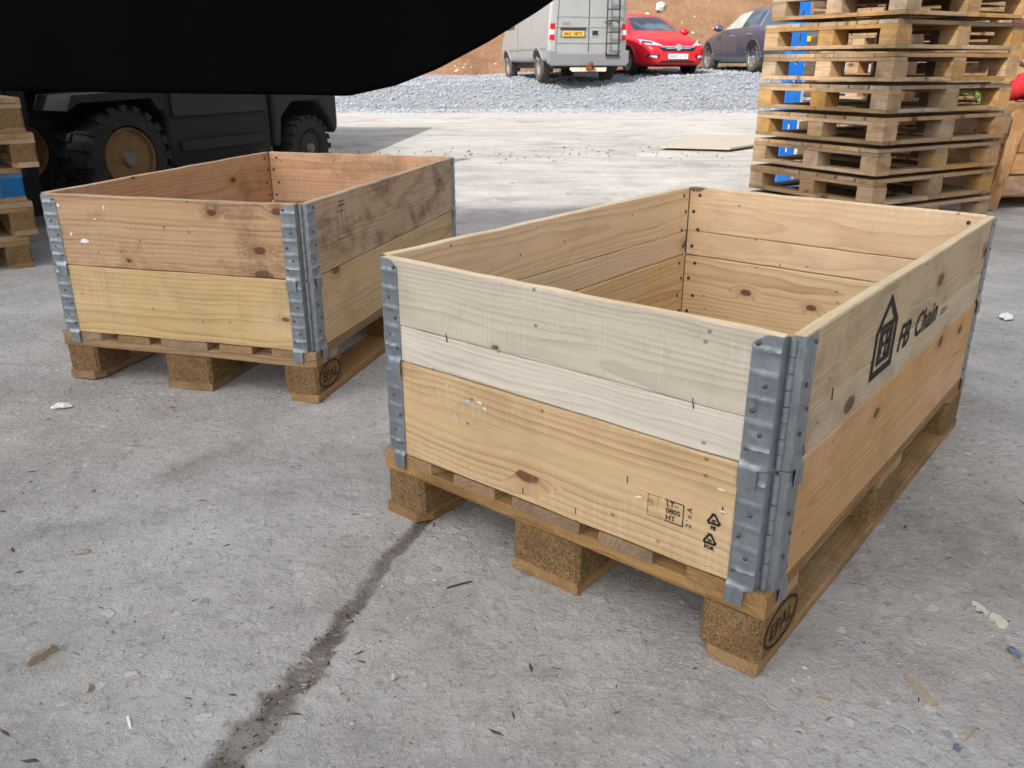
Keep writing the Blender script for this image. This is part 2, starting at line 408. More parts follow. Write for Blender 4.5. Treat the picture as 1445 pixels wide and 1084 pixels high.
# ------------------------------------------------------------------ helpers: meshes and objects
class MB:
    def __init__(self):
        self.v, self.f = [], []

    def add(self, vs, fs):
        k = len(self.v)
        self.v += [tuple(v) for v in vs]
        self.f += [tuple(i + k for i in f) for f in fs]
        return self

    def box(self, x0, x1, y0, y1, z0, z1, mat=None):
        vs = [(x, y, z) for z in (z0, z1) for y in (y0, y1) for x in (x0, x1)]
        if mat is not None:
            vs = [mat @ Vector(v) for v in vs]
        return self.add(vs, [(0, 2, 3, 1), (4, 5, 7, 6), (0, 1, 5, 4), (2, 6, 7, 3), (0, 4, 6, 2), (1, 3, 7, 5)])

    def cyl(self, p0, p1, r0, r1=None, n=12, cap=True):
        p0, p1 = Vector(p0), Vector(p1)
        r1 = r0 if r1 is None else r1
        d = (p1 - p0).normalized()
        a = d.orthogonal().normalized(); b = d.cross(a)
        vs = []
        for p, r in ((p0, r0), (p1, r1)):
            for i in range(n):
                t = 2 * math.pi * i / n
                vs.append(p + (a * math.cos(t) + b * math.sin(t)) * r)
        fs = [(i, (i + 1) % n, n + (i + 1) % n, n + i) for i in range(n)]
        if cap:
            fs += [tuple(range(n - 1, -1, -1)), tuple(range(n, 2 * n))]
        return self.add(vs, fs)

    def lathe(self, prof, axis='Y', c=(0, 0, 0), n=28):
        """prof: list of (radius, position along the axis)"""
        vs, fs = [], []
        for r, h in prof:
            for i in range(n):
                t = 2 * math.pi * i / n
                a, b = r * math.cos(t), r * math.sin(t)
                p = {'Y': (a, h, b), 'X': (h, a, b), 'Z': (a, b, h)}[axis]
                vs.append((p[0] + c[0], p[1] + c[1], p[2] + c[2]))
        for k in range(len(prof) - 1):
            for i in range(n):
                j = (i + 1) % n
                fs.append((k * n + i, k * n + j, (k + 1) * n + j, (k + 1) * n + i))
        fs.append(tuple(range(n - 1, -1, -1)))
        fs.append(tuple(range((len(prof) - 1) * n, len(prof) * n)))
        return self.add(vs, fs)

    def prism(self, poly, axis, a, b):
        """poly in the plane normal to axis, extruded a..b"""
        n = len(poly)
        def p3(p, h):
            return {'X': (h, p[0], p[1]), 'Y': (p[0], h, p[1]), 'Z': (p[0], p[1], h)}[axis]
        vs = [p3(p, a) for p in poly] + [p3(p, b) for p in poly]
        fs = [(i, (i + 1) % n, n + (i + 1) % n, n + i) for i in range(n)]
        fs += [tuple(range(n - 1, -1, -1)), tuple(range(n, 2 * n))]
        return self.add(vs, fs)

    def mesh(self, name, m, smooth=False):
        me = bpy.data.meshes.new(name)
        me.from_pydata(self.v, [], self.f)
        bm = bmesh.new(); bm.from_mesh(me)
        bmesh.ops.recalc_face_normals(bm, faces=bm.faces)
        bm.to_mesh(me); bm.free()
        me.materials.append(m)
        if smooth:
            for p in me.polygons:
                p.use_smooth = True
        return me

    def build(self, name, m, parent=None, smooth=False, bevel=0, loc=None, rot=None):
        o = link(name, self.mesh(name, m, smooth), parent, loc, rot)
        if bevel:
            b = o.modifiers.new('bevel', 'BEVEL'); b.width = bevel; b.segments = 2; b.limit_method = 'ANGLE'
        return o


def link(name, me, parent=None, loc=None, rot=None):
    o = bpy.data.objects.new(name, me)
    COL.objects.link(o)
    if parent: o.parent = parent
    if loc is not None: o.location = loc
    if rot is not None: o.rotation_euler = rot
    return o


def tag(o, label, cat, group=None, kind=None):
    o['label'] = label
    o['category'] = cat
    if group: o['group'] = group
    if kind: o['kind'] = kind
    return o


def thing(name, label, cat, loc=(0, 0, 0), rz=0.0, group=None):
    o = bpy.data.objects.new(name, None)
    COL.objects.link(o)
    o.empty_display_size = 0.1
    o.location = loc
    o.rotation_euler = (0, 0, rz)
    return tag(o, label, cat, group)


def structure(o):
    o['kind'] = 'structure'
    return o


def copy_tree(o, parent=None):
    c = o.copy()
    COL.objects.link(c)
    if parent: c.parent = parent
    for ch in o.children:
        copy_tree(ch, c)
    return c


def plank(L, T, W, seed=0, n=4, ch=0.0015, jit=0.0012, cut=(0, 0, 0, 0)):
    """board along X, thickness Y, width Z, centred; chamfered edges, slightly uneven;
    cut = corner cut-offs (x-,z-), (x-,z+), (x+,z-), (x+,z+)"""
    rn = random.Random(seed)
    mb = MB()
    xs = [-L / 2 + L * i / n for i in range(n + 1)]
    if any(cut):
        xs = sorted(set(xs + [-L / 2 + 0.03, L / 2 - 0.03]))
    vs = []
    for k, x in enumerate(xs):
        j = [rn.uniform(-jit, jit) for _ in range(4)]
        y0, y1, z0, z1 = -T / 2 + j[0] * .5, T / 2 + j[1] * .5, -W / 2 + j[2], W / 2 + j[3]
        if k == 0: z0 += cut[0]; z1 -= cut[1]
        if k == len(xs) - 1: z0 += cut[2]; z1 -= cut[3]
        vs += [(x, y0 + ch, z0), (x, y1 - ch, z0), (x, y1, z0 + ch), (x, y1, z1 - ch), (x, y1 - ch, z1), (x, y0 + ch, z1), (x, y0, z1 - ch), (x, y0, z0 + ch)]
    fs = []
    for k in range(len(xs) - 1):
        for i in range(8):
            j = (i + 1) % 8
            fs.append((k * 8 + i, k * 8 + j, k * 8 + 8 + j, k * 8 + 8 + i))
    fs += [tuple(range(7, -1, -1)), tuple(range(len(vs) - 8, len(vs)))]
    return mb.add(vs, fs)


def text_mesh(txt, size, m, shear=0.0, bold=0.0, align='LEFT', space=1.0):
    cu = bpy.data.curves.new('lettering', 'FONT')
    cu.body = txt; cu.size = size; cu.shear = shear; cu.offset = bold; cu.align_x = align; cu.space_character = space
    cu.resolution_u = 3
    o = bpy.data.objects.new('lettering', cu)
    COL.objects.link(o)
    bpy.context.view_layer.update()
    me = bpy.data.meshes.new_from_object(o.evaluated_get(bpy.context.evaluated_depsgraph_get()))
    bpy.data.objects.remove(o)
    me.materials.clear(); me.materials.append(m)
    return me


def flat_poly(polys, m, name='print_mark'):
    """flat print: list of outlines (x, y); drawn in the local XY plane"""
    bm = bmesh.new()
    for poly in polys:
        try:
            bm.faces.new([bm.verts.new((p[0], p[1], 0)) for p in poly])
        except ValueError:
            pass
    me = bpy.data.meshes.new(name)
    bm.to_mesh(me); bm.free()
    me.materials.append(m)
    return me


def stroke(pts, w, closed=True):
    """quads following a polyline, width w (mitred)"""
    out = []
    n = len(pts)
    ps = [Vector(p) for p in pts]
    offs = []
    for i in range(n):
        a = ps[(i - 1) % n] if (closed or i > 0) else None
        b = ps[i]
        c = ps[(i + 1) % n] if (closed or i < n - 1) else None
        d1 = (b - a).normalized() if a is not None else (c - b).normalized()
        d2 = (c - b).normalized() if c is not None else d1
        n1 = Vector((-d1.y, d1.x)); n2 = Vector((-d2.y, d2.x))
        mi = (n1 + n2)
        mi = mi / max(0.35, mi.length_squared / 2) if mi.length > 1e-6 else n1
        offs.append(mi * (w / 2))
    for i in range(n if closed else n - 1):
        j = (i + 1) % n
        out.append([ps[i] + offs[i], ps[j] + offs[j], ps[j] - offs[j], ps[i] - offs[i]])
    return out


# ------------------------------------------------------------------ setting: yard, gravel, bank
CRACK = [(-0.42, 0.70), (-0.388, 0.80), (-0.368, 0.84), (-0.347, 0.881), (-0.326, 0.947), (-0.300, 1.013), (-0.281, 1.078), (-0.257, 1.168), (-0.236, 1.228),
         (-0.212, 1.327), (-0.174, 1.414), (-0.152, 1.481), (-0.12, 1.60), (-0.06, 1.78), (0.0, 2.0), (0.05, 2.25), (0.14, 2.6), (0.2, 2.9)]
CW = [k_ * .78 for k_ in [0.03, 0.034, 0.036, 0.032, 0.030, 0.034, 0.026, 0.021, 0.017, 0.016, 0.018, 0.015, .012, .012, .010, .009, .008, .006]]


def crack_dist(x, y):
    best = 9.0
    for i in range(len(CRACK) - 1):
        (ax, ay), (bx, by) = CRACK[i], CRACK[i + 1]
        if y < ay - 0.15 or y > by + 0.15: continue
        dx, dy = bx - ax, by - ay
        t = max(0, min(1, ((x - ax) * dx + (y - ay) * dy) / (dx * dx + dy * dy)))
        d = math.hypot(x - ax - t * dx, y - ay - t * dy) / (CW[i] + (CW[i + 1] - CW[i]) * t)
        best = min(best, d)
    return best


def axis_vals(segs):
    out = [segs[0][0]]
    for a, b, st in segs:
        n = max(1, round((b - a) / st))
        out += [a + (b - a) * (i + 1) / n for i in range(n)]
    return out


def make_yard():
    xs = axis_vals([(-160, -40, 30), (-40, -6, 4), (-6, -1.3, 0.12), (-1.3, -0.55, 0.03), (-0.55, 0.1, 0.009), (0.1, 1.3, 0.025), (1.3, 6, 0.12), (6, 40, 4), (40, 160, 30)])
    ys = axis_vals([(-160, -40, 30), (-40, -2, 4), (-2, 0.5, 0.25), (0.5, 0.8, 0.02), (0.8, 1.7, 0.009), (1.7, 3.2, 0.03), (3.2, 9, 0.12), (9, 20, 0.5), (20, 60, 5), (60, 260, 40)])
    vs, dirt = [], []
    for y in ys:
        for x in xs:
            z, d = 0.0, 0.0
            if -6 < x < 6 and -1 < y < 12:
                p = Vector((x, y, 0))
                z += 0.0035 * (noise.noise(p * 2.3) - 0.3) + 0.0022 * (noise.noise(p * 11) - .2)
                if y < 2.8 and -1.4 < x < 1.4:
                    z += 0.0012 * noise.noise(p * 45)
                    if -0.6 < x < 0.35:
                        q = crack_dist(x, y)
                        if q < 2.5:
                            q += 0.75 * noise.noise(p * 26) + 0.5 * noise.noise(p * 75)
                            d = max(0.0, min(1.0, (1.2 - q) / 0.4)) * min(1, .8 + .5 * noise.noise(p * 14))
                            z -= 0.008 * max(0.0, min(1.0, (1.05 - q) / 0.35)) * (0.8 + 0.5 * noise.noise(p * 30))
                z = min(z, 0.0005)
            vs.append((x, y, z)); dirt.append(d)
    w = len(xs)
    fs = [(j * w + i, j * w + i + 1, (j + 1) * w + i + 1, (j + 1) * w + i) for j in range(len(ys) - 1) for i in range(w - 1)]
    me = bpy.data.meshes.new('concrete_yard')
    me.from_pydata(vs, [], fs)
    at = me.attributes.new('dirt', 'FLOAT', 'POINT')
    at.data.foreach_set('value', dirt)
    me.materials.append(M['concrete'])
    for p in me.polygons: p.use_smooth = True
    return structure(link('concrete_yard', me))


make_yard()


def sm(a, b, x):
    t = max(0.0, min(1.0, (x - a) / (b - a)))
    return t * t * (3 - 2 * t)


def gravel_z(x, y):
    edge = 17.2 + 1.1 * noise.noise(Vector((x * 0.35, 3, 0))) - 0.03 * (x - 2)
    return -0.03 + sm(edge, edge + 3.6, y) * (0.47 + 0.030 * x) + 0.03 * max(0, y - 21) + 0.05 * noise.noise(Vector((x * .8, y * .8, 0))) * sm(edge, edge + 2, y)


def grid_obj(name, xs, ys, fz, m):
    vs = [(x, y, fz(x, y)) for y in ys for x in xs]
    w = len(xs)
    fs = [(j * w + i, j * w + i + 1, (j + 1) * w + i + 1, (j + 1) * w + i) for j in range(len(ys) - 1) for i in range(w - 1)]
    me = bpy.data.meshes.new(name)
    me.from_pydata(vs, [], fs)
    me.materials.append(m)
    for p in me.polygons: p.use_smooth = True
    return link(name, me)


structure(grid_obj('gravel_ground', axis_vals([(-14, -8, 1), (-8, 12, 0.25), (12, 26, 1)]), axis_vals([(16.2, 28.5, 0.2)]), gravel_z, M['gravel']))


def bank_z(x, y):
    h = sm(25.4, 33.5, y + 0.9 * noise.noise(Vector((x * .22, 0, 4)))) * 6.2
    h += 0.35 * noise.noise(Vector((x * .5, y * .5, 1))) + 0.16 * noise.noise(Vector((x * 1.7, y * 1.7, 5))) + .07 * noise.noise(Vector((x * 4, y * 4, 5)))
    return 0.42 + 0.03 * min(x, 14) + h


structure(grid_obj('clay_bank', axis_vals([(-60, -12, 3), (-12, 18, 0.22), (18, 70, 3)]), axis_vals([(24.6, 34, 0.22), (34, 60, 3)]), bank_z, M['clay']))


def stones(name, n, fx, fy, fz, smin, smax, m, label, flat=0.6, seed=1, parent=None):
    rn = random.Random(seed)
    mb = MB()
    for _ in range(n):
        x, y = fx(rn), fy(rn)
        s = rn.uniform(smin, smax) * (1 if rn.random() < .85 else 1.6)
        e = Euler((rn.uniform(-.4, .4), rn.uniform(-.4, .4), rn.uniform(0, 6.3))).to_matrix()
        z = fz(x, y) + s * flat * 0.25
        vs = [Vector((x, y, z)) + e @ Vector((v[0] * s * rn.uniform(.6, 1.1), v[1] * s * rn.uniform(.5, 1), v[2] * s * flat * rn.uniform(.6, 1.1)))
              for v in ((.5, 0, 0), (.1, .5, .05), (-.5, .05, 0), (0, -.5, .05), (.05, 0, .5), (0, 0, -.5))]
        mb.add(vs, [(0, 1, 4), (1, 2, 4), (2, 3, 4), (3, 0, 4), (1, 0, 5), (2, 1, 5), (3, 2, 5), (0, 3, 5)])
    o = mb.build(name, m)
    o['kind'] = 'stuff'; o['label'] = label; o['category'] = 'stones'
    return o


stones('gravel_stones', 26000, lambda r: r.uniform(-5, 12), lambda r: 16.3 + 8.9 * r.random() ** .8, lambda x, y: max(-.005, gravel_z(x, y)), 0.025, 0.075, M['gravel_stone'], 'loose grey crushed stone spread under the parked vehicles', 0.7)
stones('bank_stones', 420, lambda r: r.uniform(-6, 16), lambda r: r.uniform(25.6, 31.5), bank_z, 0.04, 0.13, M['clay_stone'], 'pale stones scattered over the clay bank', 0.7, 5)
def rubble_y(r): return 8.7 + r.gauss(0, .4)
stones('rubble_ridge', 240, lambda r: r.uniform(-2.5, 2.2), rubble_y, lambda x, y: 0.0, 0.010, 0.034, M['grey_stone'], 'line of small pale rubble across the sunlit concrete', 0.6, 9)


# ------------------------------------------------------------------ sun and sky blockers: shading building behind, added dark block and container
wh = thing('warehouse', 'tall narrow pale grey clad store building behind the photographer, shading the near concrete', 'warehouse', (-12.2, -12.0, 0))
H = 18.95
mb = MB()
for x0, x1, z0, z1 in ((-4.4, -2, 0, H), (2, 4.4, 0, H), (-2, 2, 5, H)):
    x = x0
    while x < x1 - .01:                                        # trapezoidal cladding profile
        xe = min(x + 0.33, x1)
        mb.prism([(x, 0.0), (x + .05, .035), (x + .2, .035), (xe - .05, 0), (xe, 0), (xe, -.2), (x, -.2)], 'Z', z0, z1)
        x = xe
mb.box(-4.4, -4.2, -6, -.2, 0, H); mb.box(4.2, 4.4, -6, -.2, 0, H); mb.box(-4.4, 4.4, -6.2, -6, 0, H)
mb.build('wall', M['cladding'], wh)
MB().box(-4.6, 4.6, -6.4, 0.05, H, H + 0.12).build('roof', M['roof'], wh)
sh = MB()
for k in range(50):
    sh.prism([(-.16, k * .1), (-.12, k * .1 + .05), (-.16, k * .1 + .1), (-.18, k * .1 + .1), (-.18, k * .1)], 'X', -2, 2)
sh.build('roller_door', M['shutter'], wh)

rw = thing('added_sky_blocker', 'added long low dark block, unseen behind and to the right, cutting sky light', 'sky_blocker', (4.6, -9.0, 0))  # added out of view to cut sky light on the right-hand faces
mb = MB()
y = 0.0
while y < 10.4:
    mb.prism([(0, y), (-.03, y + .04), (-.03, y + .16), (0, y + .2), (0, y + .3), (.2, y + .3), (.2, y)], 'Z', 0, 5.6)
    y += .3
mb.box(.2, 9, 0, .2, 0, 5.6); mb.box(.2, 9, 10.2, 10.4, 0, 5.6); mb.box(8.8, 9, .2, 10.2, 0, 5.6)
mb.build('wall', M['sky_blocker_clad'], rw)
MB().box(-.2, 9.2, -.2, 10.6, 5.6, 5.72).build('roof', M['roof'], rw)

ct = thing('added_container', 'added dark steel container behind the forklift, casting the yard shadow', 'container', (-2.6, 10.2, 0), R(-5.6))  # added to cast the cornered yard shadow and darken the upper left
mb = MB()
prof = []
y = -6.0
while y < -0.05:
    prof += [(0, y), (0, y + .07), (-.036, y + .11), (-.036, y + .18)]
    y += 0.22
mb.prism([(p[0] - .03, p[1]) for p in prof] + [(-2.4, 0), (-2.4, -6)], 'Z', .16, 2.45)
mb.build('corrugated_wall', M['container'], ct)
fr = MB()
for y0 in (-6.06, -.06):
    for x0 in (-.1, -2.44):
        fr.box(x0, x0 + .1, y0, y0 + .1, 0, 2.6)
for z0, z1 in ((.02, .17), (2.45, 2.6)):
    fr.box(-.09, .01, -5.96, -.06, z0, z1); fr.box(-2.44, -2.34, -5.96, -.06, z0, z1)
    fr.box(-2.34, -.1, -6.05, -5.97, z0, z1); fr.box(-2.34, -.1, -.05, .03, z0, z1)
fr.build('frame', M['container'], ct)
MB().box(-2.34, -.1, -5.96, -.06, 2.46, 2.55).build('roof', M['container'], ct)


# ------------------------------------------------------------------ pallets
def block_mesh(L, W, Hh, seed):
    rn = random.Random(seed)
    c = 0.008
    mb = MB()
    prof = [(-L / 2 + c, -W / 2), (L / 2 - c, -W / 2), (L / 2, -W / 2 + c), (L / 2, W / 2 - c), (L / 2 - c, W / 2), (-L / 2 + c, W / 2), (-L / 2, W / 2 - c), (-L / 2, -W / 2 + c)]
    mb.prism(prof, 'Z', -Hh / 2, Hh / 2)
    return mb.mesh('block', M['chip'])


FLAT = (math.pi / 2, 0, 0)               # board lying flat, grain along X
FLATY = (math.pi / 2, 0, math.pi / 2)    # board lying flat, grain along Y
EPAL_TEXT = None


def brand(parent, loc, rot, s=1.0):
    """EPAL in an oval, branded on a block"""
    ring = []
    n = 28
    outer = [(0.062 * s * math.cos(2 * math.pi * i / n), 0.034 * s * math.sin(2 * math.pi * i / n)) for i in range(n)]
    o = link('branded_oval', flat_poly(stroke([Vector((p[0], p[1], 0)).to_2d() for p in outer], 0.005 * s), M['burn']), parent, loc, rot)
    t = text_mesh('EPAL', 0.040 * s, M['burn'], 0, 0.0003, 'CENTER')
    e = Euler(rot).to_matrix()
    link('branded_lettering', t, parent, Vector(loc) + e @ Vector((0, -0.0145 * s, 0.0002)), rot)
    return o


BLK = {k: block_mesh(.145, k, .078, i) for i, k in enumerate((.1, .145))}


def euro_pallet(label, loc, rz, seed, group='pallets under the two crates'):
    """1.2 x 0.8 m; long side along local Y; origin at the middle on the ground"""
    t = thing('pallet', label, 'pallet', loc, rz, group)
    rn = random.Random(seed)
    for x, w in ((-.35, .1), (0, .145), (.35, .1)):
        cut = {-.35: (.018, 0, .018, 0), .35: (0, .018, 0, .018), 0: (0, 0, 0, 0)}[x]
        # width runs along local X after rotation: local z -> -x
        o = link('bottom_board', plank(1.2, .022, w, rn.random(), 6, .0015, .0012, (cut[1], cut[0], cut[3], cut[2])).mesh('bottom_board', M['pallet_wood']), t, (x, 0, .0115), FLATY)
        for y in (-.5265, 0, .5265):
            b = link('block', BLK[w], t, (x, y, .0615), (0, 0, math.pi / 2))
            if x > .2 and y < -.3:
                brand(t, (x + w / 2 + .0009, y, .0615), (math.pi / 2, 0, math.pi / 2))
    for y in (-.5265, 0, .5265):
        c = .018
        link('stringer_board', plank(.8, .022, .145, rn.random(), 5, .0015, .002, (c if y < 0 else 0, c if y > 0 else 0, c if y < 0 else 0, c if y > 0 else 0)).mesh('stringer_board', M['pallet_wood']), t, (0, y, .1115), FLAT)
    for x, w in ((-.3275, .145), (-.1625, .1), (0, .145), (.1625, .1), (.3275, .145)):
        cut = (0, 0, 0, 0)
        if x < -.3: cut = (0, .016, 0, .016)
        if x > .3: cut = (.016, 0, .016, 0)
        link('deck_board', plank(1.2, .0215, w, rn.random(), 6, .0015, .0012, cut).mesh('deck_board', M['pallet_wood']), t, (x, 0, .1331), FLATY)
    return t


# crate frames from the camera fit: near corner + angle
def frame_of(cx, cy, th):
    v = Vector((math.sin(th), math.cos(th), 0)); u = Vector((-v.y, v.x, 0))
    c = Vector((cx, cy, 0)) + u * .4 + v * .6
    return c, -th


CA, RZA = frame_of(0.3817, 0.9973, 0.7005)
CB, RZB = frame_of(-0.4878, 2.0949, 0.2769)
euro_pallet('pallet with pressed chip blocks under the pale near crate', CA, RZA, 11)
euro_pallet('pallet with pressed chip blocks under the weathered brown crate further left', CB, RZB, 12)

# ------------------------------------------------------------------ pallet collars
CH = 0.194


def hinge_plate_mesh(path, sx, sy, flat_n, lug, seed, clip):
    """path: (x, y, kind) cross-section from the free edge to the knuckle at the corner x=+.4 y=-.6; swept in z with pressed ribs"""
    rows = []
    z = -0.031
    zs = [-0.031, -.029]
    while z < CH - .004:
        z += 0.0042
        zs.append(z)
    npt = len(path)
    vs, keep = [], []
    ribs = (0.028, 0.064, 0.100, 0.136, 0.170)
    for z in zs:
        for i, (x, y, nx, ny, lugok) in enumerate(path):
            off = 0.0
            if z > 0.004:
                s = 1.0 if 1 <= i <= npt - 4 else 0.0
                for rz in ribs:
                    off += s * 0.0020 * math.exp(-((z - rz) / .0032) ** 2)
                if i == 3 and z > .01: off += 0.0012
                if 2 <= i <= 3: off += 0.0016 * sm(.055, .045, z) * sm(0.012, .02, z)
            jog = 0.0046 * sm(0.007, -0.001, z) if lugok else 0.0
            if lugok and i in (2, 3) and z < .004: jog -= 0.0018
            zz = z
            if clip and i < 3 and z > CH - .022:
                zz = min(z, CH - .022 + (i + 1) * .0055)
            vs.append((sx * (x + nx * (off + jog)), sy * (y + ny * (off + jog)), zz))
            keep.append(lugok)
    fs = []
    for k in range(len(zs) - 1):
        for i in range(npt - 1):
            if zs[k + 1] < 0.0005 and not (keep[i] and keep[i + 1]):
                continue
            fs.append((k * npt + i, k * npt + i + 1, (k + 1) * npt + i + 1, (k + 1) * npt + i))
    me = bpy.data.meshes.new('hinge_plate')
    me.from_pydata(vs, [], fs)
    bm = bmesh.new(); bm.from_mesh(me)
    bmesh.ops.delete(bm, geom=[v for v in bm.verts if not v.link_faces], context='VERTS')
    bmesh.ops.remove_doubles(bm, verts=bm.verts, dist=1e-5)
    bmesh.ops.recalc_face_normals(bm, faces=bm.faces)
    r = bmesh.ops.solidify(bm, geom=bm.faces[:], thickness=0.0013)
    bmesh.ops.recalc_face_normals(bm, faces=bm.faces)
    bm.to_mesh(me); bm.free()
    me.materials.append(M['galv'])
    for p in me.polygons: p.use_smooth = True
    me.set_sharp_from_angle(angle=R(40))
    return me


e0 = 0.0016
PATH_FRONT = [(.338, -.6 - e0, 0, -1, 1), (.345, -.6 - e0, 0, -1, 1), (.353, -.6 - e0, 0, -1, 1), (.358, -.6 - e0, 0, -1, 1), (.366, -.6 - e0, 0, -1, 1), (.374, -.6 - e0, 0, -1, 0),
              (.3785, -.6 - e0 + .0005, 0, -1, 0), (.3805, -.5985, 1, 0, 0), (.3815, -.592, 1, 0, 0), (.3845, -.5885, 1, 0, 0)]
PATH_SIDE = [(.4 + e0, -.538, 1, 0, 1), (.4 + e0, -.545, 1, 0, 1), (.4 + e0, -.553, 1, 0, 1), (.4 + e0, -.558, 1, 0, 1), (.4 + e0, -.566, 1, 0, 1), (.4 + e0, -.574, 1, 0, 0),
             (.4 + e0 - .0005, -.5785, 1, 0, 0), (.3985, -.5805, 0, -1, 0), (.392, -.5815, 0, -1, 0), (.3885, -.5845, 0, -1, 0)]
HINGE = []
for sx, sy in ((1, 1), (-1, 1), (1, -1), (-1, -1)):
    pf = hinge_plate_mesh(PATH_FRONT, sx, sy, 5, 1, 1, True)
    ps = hinge_plate_mesh(PATH_SIDE, sx, sy, 5, 1, 2, False)
    pin = MB()
    n = 8
    for k in range(n):
        z0, z1 = 0.002 + k * (CH - .006) / n, 0.002 + (k + 1) * (CH - .006) / n - .0012
        r = .0052 if k % 2 else .0046
        pin.cyl((sx * .3885, sy * -.5885, z0), (sx * .3885, sy * -.5885, z1), r, None, 10)
    pin = pin.mesh('hinge_pin', M['galv'], True)
    pin.set_sharp_from_angle(angle=R(50))
    rv = MB()
    for k, (d, z) in enumerate(((.346, .178), (.362, .121), (.348, .083), (.362, .05), (.346, .026))):
        rv.lathe([(.0034, 0), (.0032, .0009), (.002, .0017), (.0004, .002)], 'Y', (0, 0, 0), 10)
        m = len(rv.v) - 40
        for q in range(m, len(rv.v)):
            x, y, zz = rv.v[q]
            rv.v[q] = (sx * (x + d), sy * (-.6 - e0 - .0012 - y), zz + z)
        rv.lathe([(.0034, 0), (.0032, .0009), (.002, .0017), (.0004, .002)], 'X', (0, 0, 0), 10)
        for q in range(m + 40, len(rv.v)):
            x, y, zz = rv.v[q]
            rv.v[q] = (sx * (.4 + e0 + .0012 + x), sy * (y - (d + .2)), zz + z)
    rv = rv.mesh('rivets', M['rivet'], True)
    slot = MB()                                                    # rusty bare edge left where the lower tongue was folded out
    slot.box(*sorted((sx * .3735, sx * .3775)), *sorted((sy * -.5978, sy * -.5862)), -.0028, -.0006)
    slot.box(*sorted((sx * .3865, sx * .3985)), *sorted((sy * -.5778, sy * -.5738)), -.0028, -.0006)
    HINGE.append((pf, ps, pin, rv, slot.mesh('rusty_edge', M['rust'])))


def nails_mesh(heights):
    mb = MB()
    rn = random.Random(4)
    for s in (-1, 1):
        for k, z in enumerate(heights):
            for sx in (-1, 1):
                xx = sx * (.378 - (.014 + .016 * (k % 2)) - rn.uniform(0, .004))
                mb.cyl((xx, s * .5802, z), (xx, s * .5788, z), .0056, .005, 8)
                yy = sx * (.578 - (.014 + .016 * (k % 2)))
                mb.cyl((s * .3802, yy, z), (s * .3788, yy, z), .0056, .005, 8)
    return mb.mesh('nail_heads', M['nail'])


NAILS = nails_mesh((.026, .075, .125, .172))


def collar(label, c, rz, z, rows, seed, mats):
    """rows: list of (z0, z1) planks per side; mats: dict side -> list of materials"""
    t = thing('pallet_collar', label, 'pallet collar', (c.x, c.y, z), rz, 'hinged wooden collars stacked on the pallets')
    rn = random.Random(seed)
    planks = {}
    for side in ('front', 'back', 'left', 'right'):
        for k, (z0, z1) in enumerate(rows):
            L = .756 if side in ('front', 'back') else 1.156
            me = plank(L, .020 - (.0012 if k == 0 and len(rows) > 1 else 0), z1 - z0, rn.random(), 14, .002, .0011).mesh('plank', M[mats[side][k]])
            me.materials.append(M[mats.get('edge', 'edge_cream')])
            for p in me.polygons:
                if p.normal.z > .9: p.material_index = 1  # only upward faces take the paler edge colour
            zc = (z0 + z1) / 2
            loc, rot = {'front': ((0, -.59, zc), (0, 0, 0)), 'back': ((0, .59, zc), (0, 0, math.pi)),
                        'left': ((-.39, 0, zc), (0, 0, -math.pi / 2)), 'right': ((.39, 0, zc), (0, 0, math.pi / 2))}[side]
            planks[(side, k)] = link('plank', me, t, loc, rot)
    for pf, ps, pin, rv, slot in HINGE:
        h = link('corner_hinge', pin, t)
        link('hinge_plate', pf, h); link('hinge_plate', ps, h)
        link('rivets', rv, h)['kind'] = 'stuff'
        link('rusty_edge', slot, h)
    link('nail_heads', NAILS, t)['kind'] = 'stuff'
    return t, planks


TWO = [(.0008, .0690), (.0704, .1925)]
ONE = [(.0008, .1925)]
ua, upA = collar('pale upper collar of the near crate, two boards high with a black printed house logo', CA, RZA, .145 + CH, TWO, 21,
             dict(front=['pale_white', 'pale_grey'], right=['pale_beige', 'pale_beige'], left=['light_pine', 'light_pine'], back=['pink_pine', 'pink_pine']))
la, loA = collar('warm yellow lower collar of the near crate with a stamped box and two recycling triangles', CA, RZA, .1445, ONE, 22,
             dict(front=['warm_yellow'], right=['warm_orange'], left=['yellow_pine'], back=['yellow_pine']))
ub, upB = collar('weathered brown upper collar of the left crate with dark stains and scraps of paper', CB, RZB, .145 + CH, ONE, 23,
             dict(front=['old_brown'], right=['old_grey_brown'], left=['old_orange'], back=['old_orange'], edge='edge_tan'))
lb, loB = collar('yellowish lower collar of the left crate between brown collar and pallet', CB, RZB, .1445, ONE, 24,
             dict(front=['olive_yellow'], right=['olive_yellow'], left=['olive_yellow'], back=['olive_yellow']))

# prints. Right face of a collar: point (v, z) -> local (x=.4, y=v-.6, z); front face: (u, z) -> local (x=.4-u, y=-.6, z)
RROT = (math.pi / 2, 0, math.pi / 2)
FROT = (math.pi / 2, 0, 0)


def print_on(me, parent, side, a, z, name, k=1.0, roll=0.0):
    zb = parent.location.z
    if side == 'right':
        loc, rot = (.4 + .0011 * k, a - .6, z - zb), Euler(RROT)
    else:
        loc, rot = (.4 - a, -.6 - .0011 * k, z - zb), Euler(FROT)
    if roll:
        rot = (rot.to_matrix() @ Matrix.Rotation(roll, 3, 'Z')).to_euler()
    return link(name, me, parent, loc, rot)


